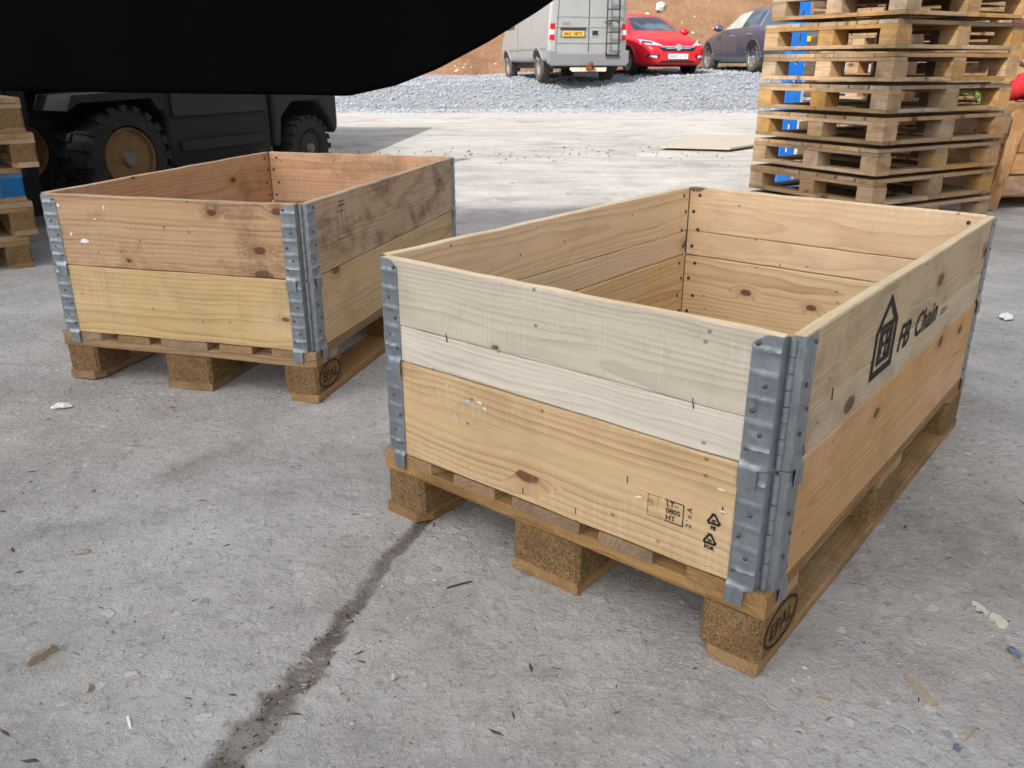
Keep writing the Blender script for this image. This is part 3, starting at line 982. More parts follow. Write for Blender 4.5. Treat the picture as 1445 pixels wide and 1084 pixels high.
# house logo (v, z in metres from the near corner)
V0, Z0 = 0.338, 0.370
def lg(pts): return [Vector((p[0], p[1])) for p in pts]
house = stroke(lg([(.008, .010), (.008, .084), (.060, .132), (.112, .084), (.112, .010)]), .013)
inner = stroke(lg([(.030, .028), (.030, .088), (.092, .088), (.092, .028)]), .009)
letters = stroke(lg([(.042, .034), (.042, .078), (.062, .078)]), .008, False) + stroke(lg([(.042, .057), (.058, .057)]), .007, False) \
    + stroke(lg([(.066, .034), (.066, .078), (.080, .078), (.083, .070), (.080, .058), (.066, .057)]), .008, False) + stroke(lg([(.066, .057), (.082, .055), (.085, .045), (.080, .035), (.066, .034)]), .008, False)
house_me = flat_poly(house + inner + letters, M['ink'], 'house_emblem')
print_on(house_me, ua, 'right', V0, Z0, 'house_emblem')
print_on(text_mesh('FB', .066, M['ink'], 0.22, .0016), ua, 'right', .482, .388, 'printed_lettering', 1.2)
print_on(text_mesh('Chain', .064, M['ink'], 0.22, .0012, 'LEFT', 1.06), ua, 'right', .586, .387, 'printed_lettering', 1.2)
print_on(text_mesh('.com', .026, M['ink_worn'], 0.2, .0004), ua, 'right', .772, .388, 'printed_lettering', 1.2)
print_on(text_mesh('13', .030, M['ink_worn'], 0.0, .0004), ua, 'right', 1.08, .465, 'printed_lettering', 1.2)

# stamp box on the lower front board
ST = M['ink']
print_on(flat_poly(stroke([Vector(p) for p in ((0, .036), (.033, .036), (.033, 0), (.002, 0))], .0016, False), ST), la, 'front', .1735, .2084, 'stamp_frame')
for txt, u, z, s in (('LT\u2013', .1700, .2345, .0125), ('0805', .1700, .2230, .0125), ('HT', .1700, .2115, .0125)):
    print_on(text_mesh(txt, s, ST, 0, .0002), la, 'front', u, z, 'stamped_lettering')
print_on(text_mesh("2 ' n A", .0125, M['ink'], 0, .0001), la, 'front', .1265, .2105, 'stamped_lettering', 1, math.pi / 2)
print_on(flat_poly(stroke([Vector(p) for p in ((.024, .036), (0, .036), (0, 0), (.026, 0))], .0009, False) + stroke([Vector((.017, .036)), Vector((.017, .012))], .0006, False), M['ink_worn']), la, 'front', .2015, .2084, 'faded_stamp_frame')
for u in (.195, .190):
    print_on(text_mesh('LIT', .008, M['ink_worn']), la, 'front', u, .2255, 'faded_lettering', 1, math.pi / 2)
for u, z, nm, code in ((.0915, .2215, 'FE', '40'), (.0950, .1875, 'FOR', '50')):
    tri = []
    pts = [Vector((-.0105, .010)), Vector((0.0, .0275)), Vector((.0105, .010))]
    for i in range(3):
        a, b = pts[i], pts[(i + 1) % 3]
        tri += stroke([a + (b - a) * .06, a + (b - a) * .82], .0034, False)
        h = a + (b - a) * .80; d = (b - a).normalized(); q = Vector((-d.y, d.x))
        tri.append([h + q * .0042, h + d * .004, h - q * .0042])
    print_on(flat_poly(tri, ST), la, 'front', u, z, 'recycling_mark')
    print_on(text_mesh(code, .0070, ST, 0, .0003, 'CENTER'), la, 'front', u, z + .0125, 'stamped_lettering', 1.3)
    print_on(text_mesh(nm, .0085, ST, 0, .0005, 'CENTER'), la, 'front', u, z, 'stamped_lettering')
# faint arrow stamp on the brown crate
print_on(flat_poly(stroke([Vector(p) for p in ((0, 0), (.052, 0), (.052, .075), (0, .075))], .002) + stroke([Vector((.026, .05)), Vector((.026, .1))], .003, False)
                   + stroke([Vector((.004, .09)), Vector((.05, .09))], .004, False) + stroke([Vector((.01, .1)), Vector((.045, .1))], .003, False), M['ink_worn']), ub, 'right', .185, .41, 'faded_stamp')


# stuck scraps
def scrap(parent, side, a, z, w, h, m, roll=0.0, seed=0, name='paper_scrap'):
    rn = random.Random(seed)
    n = 9
    mb = MB()
    pts = []
    for i in range(n):
        t = 2 * math.pi * i / n
        k = rn.uniform(.55, 1.0)
        pts.append((w * .5 * math.cos(t) * k, h * .5 * math.sin(t) * k))
    vs = [(p[0], p[1], 0.0004) for p in pts] + [(p[0] * 1.02, p[1] * 1.02, 0) for p in pts] + [(0, 0, .0012)]
    fs = [(i, (i + 1) % n, 2 * n) for i in range(n)] + [(n + i, n + (i + 1) % n, (i + 1) % n, i) for i in range(n)]
    mb.add(vs, fs)
    return print_on(mb.mesh(name, m), parent, side, a, z, name, 1.0, roll)


for u, z, w, h, m, r in ((.5728, .2996, .016, .010, 'paper_blue', 0), (.545, .305, .016, .005, 'paper', -.1), (.532, .297, .010, .004, 'paper', -.3), (.62, .317, .006, .012, 'paper_blue', .2)):
    scrap(la, 'front', u, z, w, h, M[m], r, int(u * 1000))
for u, z, w, h, r in ((.560, .167, .060, .008, -.25), (.53, .163, .03, .012, 0), (.43, .163, .07, .006, -.1), (.39, .168, .03, .008, .3), (.255, .228, .05, .010, -.5), (.24, .215, .04, .006, -.9),
                      (.215, .249, .09, .006, -.15), (.150, .254, .10, .003, .05), (.080, .256, .02, .008, 0), (.218, .232, .022, .010, .3), (.18, .166, .12, .006, -.12), (.235, .170, .05, .009, -.2), (.10, .160, .06, .004, .1), (.60, .26, .004, .05, .3), (.085, .29, .02, .006, 0)):
    scrap(la, 'front', u, z, w * .8, h * .6, M['tape'] if w < .03 else M['smear'], r, int(u * 1733), 'tape_residue')
for u, z, w, h, r in ((.665, .408, .040, .017, .05), (.705, .425, .010, .014, 0), (.73, .502, .010, .014, .6), (.585, .502, .006, .016, 0), (.62, .47, .012, .005, 0)):
    scrap(ub, 'front', u, z, w, h, M['paper'], r, int(u * 977))


# straps worn across the yellow lower collar (pale bands)
for a in (.625, .215):
    print_on(flat_poly([[(-.006, 0), (.006, 0), (.006, .185), (-.006, .185)]], M['band']), lb, 'front', a, .150, 'rubbed_band', .9)

# staples across the plank joints
def staple(parent, side, a, z, hgt=.016, roll=.15):
    print_on(MB().box(-.0006, .0006, -hgt / 2, hgt / 2, -.0006, .0008).mesh('staple', M['nail']), parent, side, a, z, 'staple', .5, roll)
for u in (.62, .14): staple(ua, 'front', u, .145 + CH + .070)
staple(ua, 'right', .16, .145 + CH + .070, .02)
for u, z in ((.335, .165), (.08, .258), (.447, .165), (.24, .255)): staple(la, 'front', u, z, .012, .05)


# ------------------------------------------------------------------ stack of pallets on the right
SB = {}
def perimeter_pallet_parts(wx, wy, hh, seed, deck_m, rim_m, low_m):
    """deck boards along Y with ends on the near face; full board rim under the blocks. returns (name, mesh, loc, rot)"""
    rn = random.Random(seed)
    P = []
    t = .02
    hb = hh - 4 * t
    def bd(L, w, m, n=4): return plank(L, t - .001, w, rn.random(), n, .001, .002).mesh('board', M[m])
    for y in (-wy / 2 + .05, 0, wy / 2 - .05):
        P.append(('bottom_board', bd(wx, .1, low_m), (0, y, t / 2), FLAT))
    for x in (-wx / 2 + .05, wx / 2 - .05):
        for s in (-1, 1):
            P.append(('bottom_board', bd(wy / 2 - .153, .1, low_m), (x, s * (wy / 4 - .025), t / 2), FLATY))
    bm_ = [MB().box(-.05, .05, -.055, .055, -hb / 2, hb / 2).mesh('block', M[m_]) for m_ in (deck_m, rim_m, 'stack_wood')]
    for x in (-wx / 2 + .0505, 0, wx / 2 - .0505):
        for y in (-wy / 2 + .0555, 0, wy / 2 - .0555):
            P.append(('block', rn.choice(bm_[:2] + bm_[:2] + bm_[2:]), (x, y, t + hb / 2), (0, 0, 0)))
    for y in (-wy / 2 + .05, 0, wy / 2 - .05):
        P.append(('stringer_board', bd(wx, .1, rim_m), (0, y, t + hb + t / 2), FLAT))
    nd = 7
    w = wx / nd - .006
    for k in range(nd):
        x = -wx / 2 + w / 2 + k * (wx - w) / (nd - 1)
        P.append(('deck_board', bd(wy, w + rn.uniform(-.008, .008), deck_m), (x, 0, t + hb + t * 1.5), FLATY))
    return P


kinds = [perimeter_pallet_parts(.877, 1.057, .155, 31, 'stack_wood', 'stack_wood', 'stack_grey'), perimeter_pallet_parts(.877, 1.057, .155, 32, 'stack_grey', 'stack_wood', 'stack_grey'),
         perimeter_pallet_parts(.877, 1.057, .155, 33, 'stack_wood', 'stack_grey', 'stack_wood')]
protos = []
# near corner (1.99, 4.33): left face runs to (1.568, 5.10), right face to (2.845, 4.95)
ax = Vector((-.422, .77, 0)).normalized()       # local -X ... near face direction
ay = Vector((.855, .62, 0)).normalized()
stack_c = Vector((1.995, 4.335, 0)) + ax * .4385 + ay * .5285
# local frame: X = -ax (towards the near corner), Y = ay
STACK_RZ = math.atan2(-ax.y, -ax.x)
order = ['topmost pallet of the tall stack on the right, bright and out of the frame', 'second pallet from the top of the tall stack on the right', 'third pallet from the top of the tall right stack, sunlit orange',
         'fourth pallet from the top of the tall right stack, set back over the one below', 'fifth pallet from the top of the tall right stack, jutting out to the left', 'sixth pallet from the top of the tall right stack, with greyed boards',
         'fourth pallet from the ground in the tall right stack', 'third pallet from the ground in the tall right stack', 'second pallet from the ground in the tall right stack', 'lowest pallet of the tall right stack, half hidden by the pale crate']
rn = random.Random(3)
made = {}
for i in range(10):
    lvl = 9 - i                                  # level from the ground
    k = [0, 1, 2, 1, 2, 1, 1, 2, 1, 0][i]
    dx, dy = rn.uniform(-.008, .008), rn.uniform(-.008, .008)
    if lvl >= 7: dx += .03; dy += .012
    c = stack_c + (-ax) * dx + ay * dy
    if k not in made:
        t = thing('stacked_pallet', order[i], 'pallet', (c.x, c.y, lvl * .155), STACK_RZ + rn.uniform(-.012, .012), 'tall stack of wooden pallets on the right')
        for nm, me, loc, rot in kinds[k]:
            link(nm, me, t, loc, rot)
        made[k] = t
    else:
        t = copy_tree(made[k])
        t['label'] = order[i]
        t.location = (c.x, c.y, lvl * .155)
        t.rotation_euler = (0, 0, STACK_RZ + rn.uniform(-.012, .012))

hid = ['topmost', 'second', 'third', 'fourth', 'fifth', 'sixth', 'seventh', 'eighth', 'lowest']
for i in range(9):
    t = copy_tree(made[[2, 1, 2, 2, 1, 2, 1, 2, 1][i]])
    t['label'] = hid[i] + (' pallet' if i in (0, 8) else ' pallet from the top') + ' of the rear stack glimpsed through the tall right stack'
    t['group'] = 'rear stack of pallets behind the tall right stack'
    t.location = (3.0 + rn.uniform(-.012, .012), 6.55 + rn.uniform(-.012, .012), (8 - i) * .155)
    t.rotation_euler = (0, 0, STACK_RZ + rn.uniform(-.02, .02))

# low stack at the left edge of the picture
near = Vector((-2.115, 3.745, 0))
la_y = Vector((-.60, .80, 0)); la_x = Vector((.80, .60, 0))
lc = near - la_x * .4 + la_y * .6
LRZ = math.atan2(la_x.y, la_x.x)
llab = ['lowest pallet of the short stack at the left edge', 'second pallet from the ground in the short stack at the left edge', 'pallet with blue painted blocks in the short stack at the left edge',
        'fourth pallet from the ground in the short left stack, above the blue one', 'topmost pallet of the short stack at the left edge']
lp = euro_pallet(llab[0], lc, LRZ + .02, 41, 'short stack of pallets at the left edge')
bl = None
for i in range(1, 5):
    t = copy_tree(lp)
    t['label'] = llab[i]
    off = [0, .065, .02, .12, .075][i]
    t.location = (lc.x + la_x.x * off, lc.y + la_x.y * off, i * .1452)
    t.rotation_euler = (0, 0, LRZ + [0, -.02, .03, -.015, .02][i])
    if i == 2:
        for ch in t.children:
            nm = ch.name.split('.')[0]
            if nm in ('block', 'stringer_board'):
                ch.data = ch.data.copy(); ch.data.materials[0] = M['blue_wood']


# ------------------------------------------------------------------ wheels
def wheel(parent, c, r, w, side_axis, tyre_m, rim_m, spokes=10, rim=.66, name='wheel'):
    """wheel at c (local), axis X; side_axis +1/-1 = outer face direction"""
    s = side_axis
    o = MB()
    tw = w / 2
    o.lathe([(r * rim, s * tw * .6), (r * (rim + .06), s * tw * .96), (r * .90, s * tw), (r * .985, s * tw * .8), (r, s * tw * .4), (r, -s * tw * .5), (r * .97, -s * tw * .85), (r * .85, -s * tw), (r * rim, -s * tw)], 'X', (0, 0, 0), 30)
    t = o.build(name, tyre_m, parent, True, loc=c)
    q = MB()
    q.lathe([(r * rim, s * tw * .62), (r * rim * .93, s * tw * .82), (r * rim * .9, s * tw * .5), (r * .16, s * tw * .35), (.001, s * tw * .35)], 'X', (0, 0, 0), 30)
    q.build('rim', M['black'] if spokes else rim_m, t, True)
    if spokes:
        q = MB()
        for k in range(spokes):
            a = 2 * math.pi * k / spokes
            d = Vector((0, math.cos(a), math.sin(a))); e = Vector((0, -math.sin(a), math.cos(a)))
            p0 = Vector((s * tw * .62, 0, 0)) + d * r * .10; p1 = Vector((s * tw * .72, 0, 0)) + d * r * rim * .93
            w0, w1 = r * .055, r * .075
            vs = [p0 + e * w0, p0 - e * w0, p1 - e * w1, p1 + e * w1]
            vs += [v - Vector((s * .02, 0, 0)) for v in vs]
            q.add(vs, [(0, 1, 2, 3), (7, 6, 5, 4), (0, 4, 5, 1), (1, 5, 6, 2), (2, 6, 7, 3), (3, 7, 4, 0)])
        q.cyl((s * tw * .5, 0, 0), (s * tw * .72, 0, 0), r * .13, None, 12)
        q.lathe([(r * rim * 1.0, s * tw * .66), (r * rim * 1.0, s * tw * .86), (r * rim * .93, s * tw * .88), (r * rim * .92, s * tw * .66)], 'X', (0, 0, 0), 30)
        q.build('spokes', rim_m, t)
    return t


# ------------------------------------------------------------------ vehicle bodies: lofted cross sections, fittings laid on the surface
def loft(st, m, parent, name='body', sub=2):
    """st: (y, [(x, z)...]) right half rings; mirrored"""
    n = len(st[0][1])
    vs, fs = [], []
    for y, ring in st:
        full = ring + [(-x, z) for x, z in ring[::-1]]
        vs += [(x, y, z) for x, z in full]
    w = 2 * n
    for k in range(len(st) - 1):
        for i in range(w):
            j = (i + 1) % w
            fs.append((k * w + i, k * w + j, (k + 1) * w + j, (k + 1) * w + i))
    for k in (0, len(st) - 1):
        b = k * w
        for i in range(n - 1):
            f = (b + i, b + i + 1, b + w - 2 - i, b + w - 1 - i)
            fs.append(f if k == 0 else f[::-1])
    me = MB().add(vs, fs).mesh(name, m)
    bm = bmesh.new(); bm.from_mesh(me)
    bmesh.ops.remove_doubles(bm, verts=bm.verts, dist=1e-4)
    bmesh.ops.recalc_face_normals(bm, faces=bm.faces)
    bm.to_mesh(me); bm.free()
    o = bpy.data.objects.new(name, me)
    COL.objects.link(o)
    s = o.modifiers.new('s', 'SUBSURF'); s.levels = sub; s.render_levels = sub
    bpy.context.view_layer.update()
    me2 = bpy.data.meshes.new_from_object(o.evaluated_get(bpy.context.evaluated_depsgraph_get()))
    bpy.data.objects.remove(o)
    for p in me2.polygons: p.use_smooth = True
    ob = link(name, me2, parent)
    bv = BVHTree.FromPolygons([v.co[:] for v in me2.vertices], [p.vertices[:] for p in me2.polygons])
    return ob, bv


def patch(bv, corners, axis, m, parent, name, off=.006, n=6, thick=.02, label=None):
    """corners: 4 points in the plane normal to axis ('+y' looks along +y from the front, ...); laid on the body"""
    d = {'+y': Vector((0, 1, 0)), '-y': Vector((0, -1, 0)), '+x': Vector((1, 0, 0)), '-x': Vector((-1, 0, 0)), '-z': Vector((0, 0, -1))}[axis]
    a, b, c, e = [Vector(p) for p in corners]
    mb = MB()
    P = []
    for j in range(n + 1):
        for i in range(n + 1):
            s, t = i / n, j / n
            q = (a * (1 - s) + b * s) * (1 - t) + (e * (1 - s) + c * s) * t
            if axis[1] == 'y': o = Vector((q.x, 0, q.y))
            elif axis[1] == 'x': o = Vector((0, q.x, q.y))
            else: o = Vector((q.x, q.y, 0))
            hit = bv.ray_cast(o - d * 9, d)[0]
            if hit is None:
                hit = bv.find_nearest(o - d * 0.6)[0]
            P.append(hit - d * off)
    w = n + 1
    k = w * w
    vs = P + [p + d * thick for p in P]
    fs = []
    for j in range(n):
        for i in range(n):
            q = (j * w + i, j * w + i + 1, (j + 1) * w + i + 1, (j + 1) * w + i)
            fs.append(q)
    rim = [i for i in range(w)] + [j * w + n for j in range(1, w)] + [n * w + i for i in range(n - 1, -1, -1)] + [j * w for j in range(n - 1, 0, -1)]
    for i in range(len(rim)):
        x, y = rim[i], rim[(i + 1) % len(rim)]
        fs.append((x, y, y + k, x + k))
    o = mb.add(vs, fs).build(name, m, parent, True)
    o.data.set_sharp_from_angle(angle=R(50))
    return o


def wheel_arch(bv, yw, zc, r, zmin, s, m, parent):
    """dark half-round opening laid on the body side; returns the body's half width there"""
    d = Vector((-s, 0, 0))
    def hit(y, z):
        h = bv.ray_cast(Vector((s * 4, y, z)), d)[0]
        return h if h is not None else bv.find_nearest(Vector((s * 1.0, y, z)))[0]
    n, q = 16, 5
    vs = []
    for j in range(q + 1):
        for i in range(n + 1):
            a = math.pi * (-.12 + 1.24 * i / n)
            rr = r * (.55 + .45 * j / q)
            y, z = yw + rr * math.cos(a), max(zc + rr * math.sin(a), zmin)
            vs.append(hit(y, z) - d * .005)
    w = n + 1
    fs = [(j * w + i, j * w + i + 1, (j + 1) * w + i + 1, (j + 1) * w + i) for j in range(q) for i in range(n)]
    fs.append(tuple(range(w)))
    o = MB().add(vs, fs).build('wheel_arch', m, parent)
    so = o.modifiers.new('thickness', 'SOLIDIFY'); so.thickness = .012
    lip = MB()
    pr = None
    for i in range(n + 1):
        p = vs[q * w + i]
        if pr is not None: lip.cyl(pr, p, .014, None, 6)
        pr = p
    lip.build('arch_lip', parent.children[0].data.materials[0], o, True)
    return abs(hit(yw, zc + .12).x)


def plate_text(parent, txt, size, loc, rot, width):
    me = text_mesh(txt, size, M['plate_ink'], 0, .002, 'CENTER')
    xs = [v.co.x for v in me.vertices]
    k = width / (max(xs) - min(xs))
    for v in me.vertices: v.co.x *= k
    return link('plate_lettering', me, parent, loc, rot)


def car_ring(hw, hr, zb, zbelt, ztop, crown=.02):
    return [(0, zb), (hw * .80, zb), (hw * .95, zb + .07), (hw * .995, zb + (zbelt - zb) * .45), (hw, zbelt - .10), (hw * .955, zbelt), (hr + .03, ztop - .07), (hr * .90, ztop - .012), (hr * .5, ztop + crown * .7), (0, ztop + crown)]


# ---- red hatchback (front towards the camera, local -Y is the front)
red = thing('parked_car', 'bright red hatchback parked nose-out on gravel between van and dark car', 'car', (4.32, 21.35, 0.60), R(17), 'cars parked by the clay bank')
st = []
for y, zt, zbel, hw, hr, zb in ((0.00, .60, .56, .60, .52, .30), (.05, .68, .62, .70, .62, .22), (.20, .78, .70, .815, .72, .19), (.50, .87, .80, .88, .74, .19), (.90, .94, .87, .902, .74, .19), (1.22, 1.01, .91, .905, .72, .19),
                               (1.40, 1.11, .93, .905, .70, .19), (1.85, 1.36, .94, .905, .62, .19), (2.15, 1.45, .95, .905, .595, .19), (2.7, 1.475, .97, .905, .59, .19), (3.3, 1.45, 1.0, .905, .57, .19), (3.8, 1.36, 1.02, .89, .55, .2),
                               (4.1, 1.16, 1.0, .86, .56, .24), (4.3, .95, .86, .80, .58, .28), (4.37, .75, .68, .70, .5, .36)):
    st.append((y, car_ring(hw, hr, zb, zbel, zt)))
body, bv = loft(st, M['car_red'], red)
patch(bv, [(-.66, 1.03), (.66, 1.03), (.535, 1.395), (-.535, 1.395)], '+y', M['glass'], red, 'windscreen', n=10)
for s, ax_ in ((-1, '+x'), (1, '-x')):
    patch(bv, [(1.62, 1.02), (2.42, 1.02), (2.42, 1.38), (2.06, 1.36)], ax_, M['glass'], red, 'side_window')
    patch(bv, [(2.48, 1.02), (3.35, 1.04), (3.25, 1.34), (2.48, 1.385)], ax_, M['glass'], red, 'side_window')
    # headlamp: swept lens with a dark inner
    hl = patch(bv, [(s * .40, .665), (s * .83, .60 + .10), (s * .80, .82), (s * .60, .765)] if s > 0 else [(s * .83, .70), (s * .40, .665), (s * .60, .765), (s * .80, .82)], '+y', M['lens_clear'], red, 'headlight', .008)
    patch(bv, [(s * .60, .705), (s * .80, .72), (s * .77, .79), (s * .62, .755)] if s > 0 else [(s * .80, .72), (s * .60, .705), (s * .62, .755), (s * .77, .79)], '+y', M['lens_dark'], hl, 'lamp_bowl', .012)
    fg = patch(bv, sorted([(s * .50, .37), (s * .78, .40)]) + sorted([(s * .74, .475), (s * .46, .465)], reverse=True), '+y', M['black'], red, 'fog_lamp_recess', .006)
    patch(bv, sorted([(s * .54, .385), (s * .72, .41)]) + sorted([(s * .70, .45), (s * .54, .44)], reverse=True), '+y', M['lens_clear'], fg, 'fog_lamp', .012)
    # wheel arches and wheels
    for yw in (.90, 3.56):
        bw = wheel_arch(bv, yw, .32, .375, .21, s, M['black'], red)
        wheel(red, (s * (bw - .085), yw, .315), .318, .205, s, M['tyre'], M['alloy'], 10)
    mi = MB()
    mi.lathe([(.02, -.12), (.085, -.09), (.105, 0), (.09, .06), (.03, .09)], 'Y', (0, 0, 0), 14)
    for i, vv in enumerate(mi.v): mi.v[i] = (vv[0] * 1.25, vv[1] * .9, vv[2] * .85)
    mo = mi.build('door_mirror', M['car_red'], red, True, loc=(s * 1.0, 1.62, 1.02))
    MB().box(-.12 if s > 0 else 0, 0 if s > 0 else .12, -.02, .03, -.05, -.02).build('mirror_arm', M['black'], mo)
    patch(bv, [(1.50, .30), (1.515, .30), (1.515, .95), (1.50, .95)], ax_, M['seam'], red, 'door_gap', .002, 6, .01)
    patch(bv, [(2.45, .30), (2.465, .30), (2.465, .98), (2.45, .98)], ax_, M['seam'], red, 'door_gap', .002, 6, .01)
patch(bv, [(-.40, .54), (.40, .54), (.52, .635), (-.52, .635)], '+y', M['black'], red, 'grille', .006, 10)
bar = patch(bv, [(-.44, .625), (.44, .625), (.47, .655), (-.47, .655)], '+y', M['chrome'], red, 'grille_bar', .016, 10)
patch(bv, [(-.30, .595), (.30, .595), (.36, .612), (-.36, .612)], '+y', M['chrome'], red, 'grille_bar', .014, 10)
patch(bv, [(-.50, .285), (.50, .285), (.40, .335), (-.40, .335)], '+y', M['black'], red, 'lower_intake', .006, 10)
patch(bv, [(-.76, .20), (.76, .20), (.76, .235), (-.76, .235)], '+y', M['black'], red, 'lower_lip', .01, 12)
em = MB()
em.lathe([(.075, 0), (.075, -.02), (.062, -.022), (.062, -.012), (.001, -.012)], 'Y', (0, 0, 0), 20)
em.box(-.055, .055, -.02, -.01, -.012, .012)
em.box(-.04, -.01, -.02, -.01, .01, .045); em.box(.0, .04, -.02, -.01, -.045, -.01)
em.build('round_emblem', M['chrome'], red, loc=(0, -.012, .625))
pl = MB().box(-.26, .26, -.012, .0, -.056, .056).build('number_plate', M['plate_w'], red, loc=(0, -.015, .425))
plate_text(pl, 'NXZ 2110', .095, (0, -.0135, -.034), (math.pi / 2, 0, 0), .44)

# ---- silver grey van, rear towards the camera (local -Y is the rear)
van = thing('parked_van', 'dusty silver grey panel van seen from the rear with a ladder on its right door', 'van', (1.98, 19.55, 0.48), R(13.5))
van.scale = (.93, .93, .93)
st = []
def van_ring(k, zt, zb=.42, tilt=0.0):
    return [(0, zb), (.86 * k, zb), (.955 * k, zb + .06), (.985 * k, zb + .35), (.985 * k, 1.15), (.95 * k, 1.65), (.875 * k, zt - .22), (.80 * k, zt - .06), (.70 * k, zt - .01), (0, zt + .03)]
for y, k, zt, zb in ((0, .955, 2.33, .46), (.03, .985, 2.36, .44), (.14, 1, 2.38, .42), (1.2, 1, 2.39, .42), (2.6, 1, 2.39, .42), (3.7, .995, 2.36, .42), (3.95, .99, 2.22, .42), (4.45, .97, 1.55, .42), (4.6, .96, 1.36, .42), (4.95, .90, 1.20, .42), (5.1, .82, .95, .45)):
    ring = van_ring(k, zt, zb)
    if zt < 2.2:
        ring = [(0, zb), (.86 * k, zb), (.955 * k, zb + .06), (.985 * k, zb + .2), (.985 * k, zb + (zt - zb) * .5), (.95 * k, zb + (zt - zb) * .7), (.86 * k, zt - .10), (.80 * k, zt - .04), (.70 * k, zt - .01), (0, zt + .03)]
    st.append((y, ring))
body, bv = loft(st, M['van_grey'], van)
# rear doors
patch(bv, [(-.004, .66), (.016, .66), (.016, 2.22), (-.004, 2.22)], '+y', M['seam'], van, 'door_gap', .003, 10, .01)
for x in (-.80, .795):
    patch(bv, [(x, .72), (x + .014, .72), (x + .014 - .1 * (1 if x > 0 else -1), 2.22), (x - .1 * (1 if x > 0 else -1), 2.22)], '+y', M['seam'], van, 'door_gap', .003, 10, .01)
for z in (1.20, 1.42):
    patch(bv, [(-.79, z), (.79, z), (.79, z + .016), (-.79, z + .016)], '+y', M['van_grey'], van, 'door_crease', .012, 8, .02)
patch(bv, [(-.78, .86), (.78, .86), (.78, .875), (-.78, .875)], '+y', M['van_grey'], van, 'door_crease', .014, 8, .02)
rc = patch(bv, [(-.70, .98), (-.06, .98), (-.08, 1.16), (-.68, 1.16)], '+y', M['plastic'], van, 'plate_recess', .010, 6, .02)
patch(bv, [(-.69, 1.155), (-.07, 1.155), (-.07, 1.185), (-.69, 1.185)], '+y', M['seam'], rc, 'recess_hood', .03, 6, .03)
pl = MB().box(-.26, .26, -.012, 0, -.056, .056).build('number_plate', M['plate_y'], van, loc=(-.38, -.022, 1.06))
plate_text(pl, 'BIG 3872', .095, (0, -.0135, -.034), (math.pi / 2, 0, 0), .44)
hd = patch(bv, [(.07, 1.0), (.25, 1.0), (.25, 1.14), (.07, 1.14)], '+y', M['chrome'], van, 'door_handle', .012, 4)
patch(bv, [(.09, 1.03), (.23, 1.03), (.23, 1.13), (.09, 1.13)], '+y', M['black'], hd, 'handle_cavity', .016, 4)
link('model_lettering', text_mesh('TRANSIT', .05, M['plastic'], 0, .002, 'LEFT'), van, (-.66, -.022, 1.27), (math.pi / 2, 0, 0))
MB().lathe([(.05, 0), (.05, -.012), (.042, -.015), (.001, -.015)], 'Y', (0, 0, 0), 18).build('oval_badge', M['plastic'], van, loc=(.50, -.022, 1.30)).scale = (1.3, 1, .55)
for s in (-1, 1):
    tl = patch(bv, sorted([(s * .83, .93), (s * .945, .93)]) + sorted([(s * .93, 1.28), (s * .82, 1.28)], reverse=True), '+y', M['lens_red'], van, 'tail_light', .012, 6)
    patch(bv, sorted([(s * .835, 1.04), (s * .942, 1.04)]) + sorted([(s * .938, 1.15), (s * .828, 1.15)], reverse=True), '+y', M['lens_clear'], tl, 'reversing_lens', .016, 6)
bp = MB()
bp.prism([(-1.0, .42), (-1.0, .70), (-.80, .71), (-.78, .64), (.78, .64), (.80, .71), (1.0, .70), (1.0, .42), (.93, .36), (-.93, .36)], 'Y', -.10, .06)
bp.build('rear_bumper', M['plastic'], van, bevel=.025)
tb = MB()
tb.box(-.45, .45, -.07, .0, .27, .33); tb.box(-.42, .43, -.09, -.07, .24, .27)
tb.build('tow_bar', M['clay_stone'], van)
tb = MB(); tb.cyl((.02, -.18, .27), (.02, -.18, .40), .03, None, 10); tb.lathe([(.01, .36), (.05, .38), (.05, .44), (.01, .46)], 'Z', (.02, -.18, 0), 12); tb.box(-.07, .11, -.17, -.06, .28, .36)
tb.build('tow_ball', M['rust'], van)
for s, ax_ in ((-1, '+x'), (1, '-x')):
    for yw in (.98, 4.05):
        bw = wheel_arch(bv, yw, .36, .42, .44, s, M['black'], van)
        w = wheel(van, (s * (bw - .095), yw, .345), .345, .22, s, M['tyre_dusty'], M['plastic'], 0, .6)
        fl = MB().box(-.12, .12, -.012, .0, -.2, .12).build('mud_flap', M['black'], van, loc=(s * .80, yw - .42, .42))
    patch(bv, [(.2, .72), (4.4, .72), (4.4, .75), (.2, .75)], ax_, M['plastic'], van, 'side_moulding', .008, 14, .02)
    patch(bv, [(2.75, .45), (2.77, .45), (2.77, 2.1), (2.75, 2.1)], ax_, M['seam'], van, 'door_gap', .003, 8, .01)
    patch(bv, [(3.1, 1.25), (4.15, 1.25), (3.85, 1.95), (3.1, 1.95)], ax_, M['glass'], van, 'cab_window', .006, 6, .02)
ld = thing('ladder', '', '')
del ld['label'], ld['category']
ld.parent = van; ld.name = 'rear_ladder'
for x in (.40, .70):
    MB().cyl((x, -.14, .56), (x, -.14, 2.3), .016, None, 8).build('ladder_rail', M['black'], ld)
for k in range(7):
    z = .60 + k * .245
    b = MB()
    b.box(.40, .70, -.16, -.10, z - .008, z + .008)
    for q in range(5): b.box(.42 + q * .055, .445 + q * .055, -.155, -.105, z + .008, z + .022)
    b.build('ladder_tread', M['black'], ld)
for z in (.62, 1.3, 2.2):
    for x in (.40, .70):
        MB().cyl((x, -.14, z), (x, .03, z + .03), .01, None, 6).build('ladder_bracket', M['black'], ld)
MB().box(-.8, .8, .1, 4.6, .30, .42).build('chassis', M['black'], van)

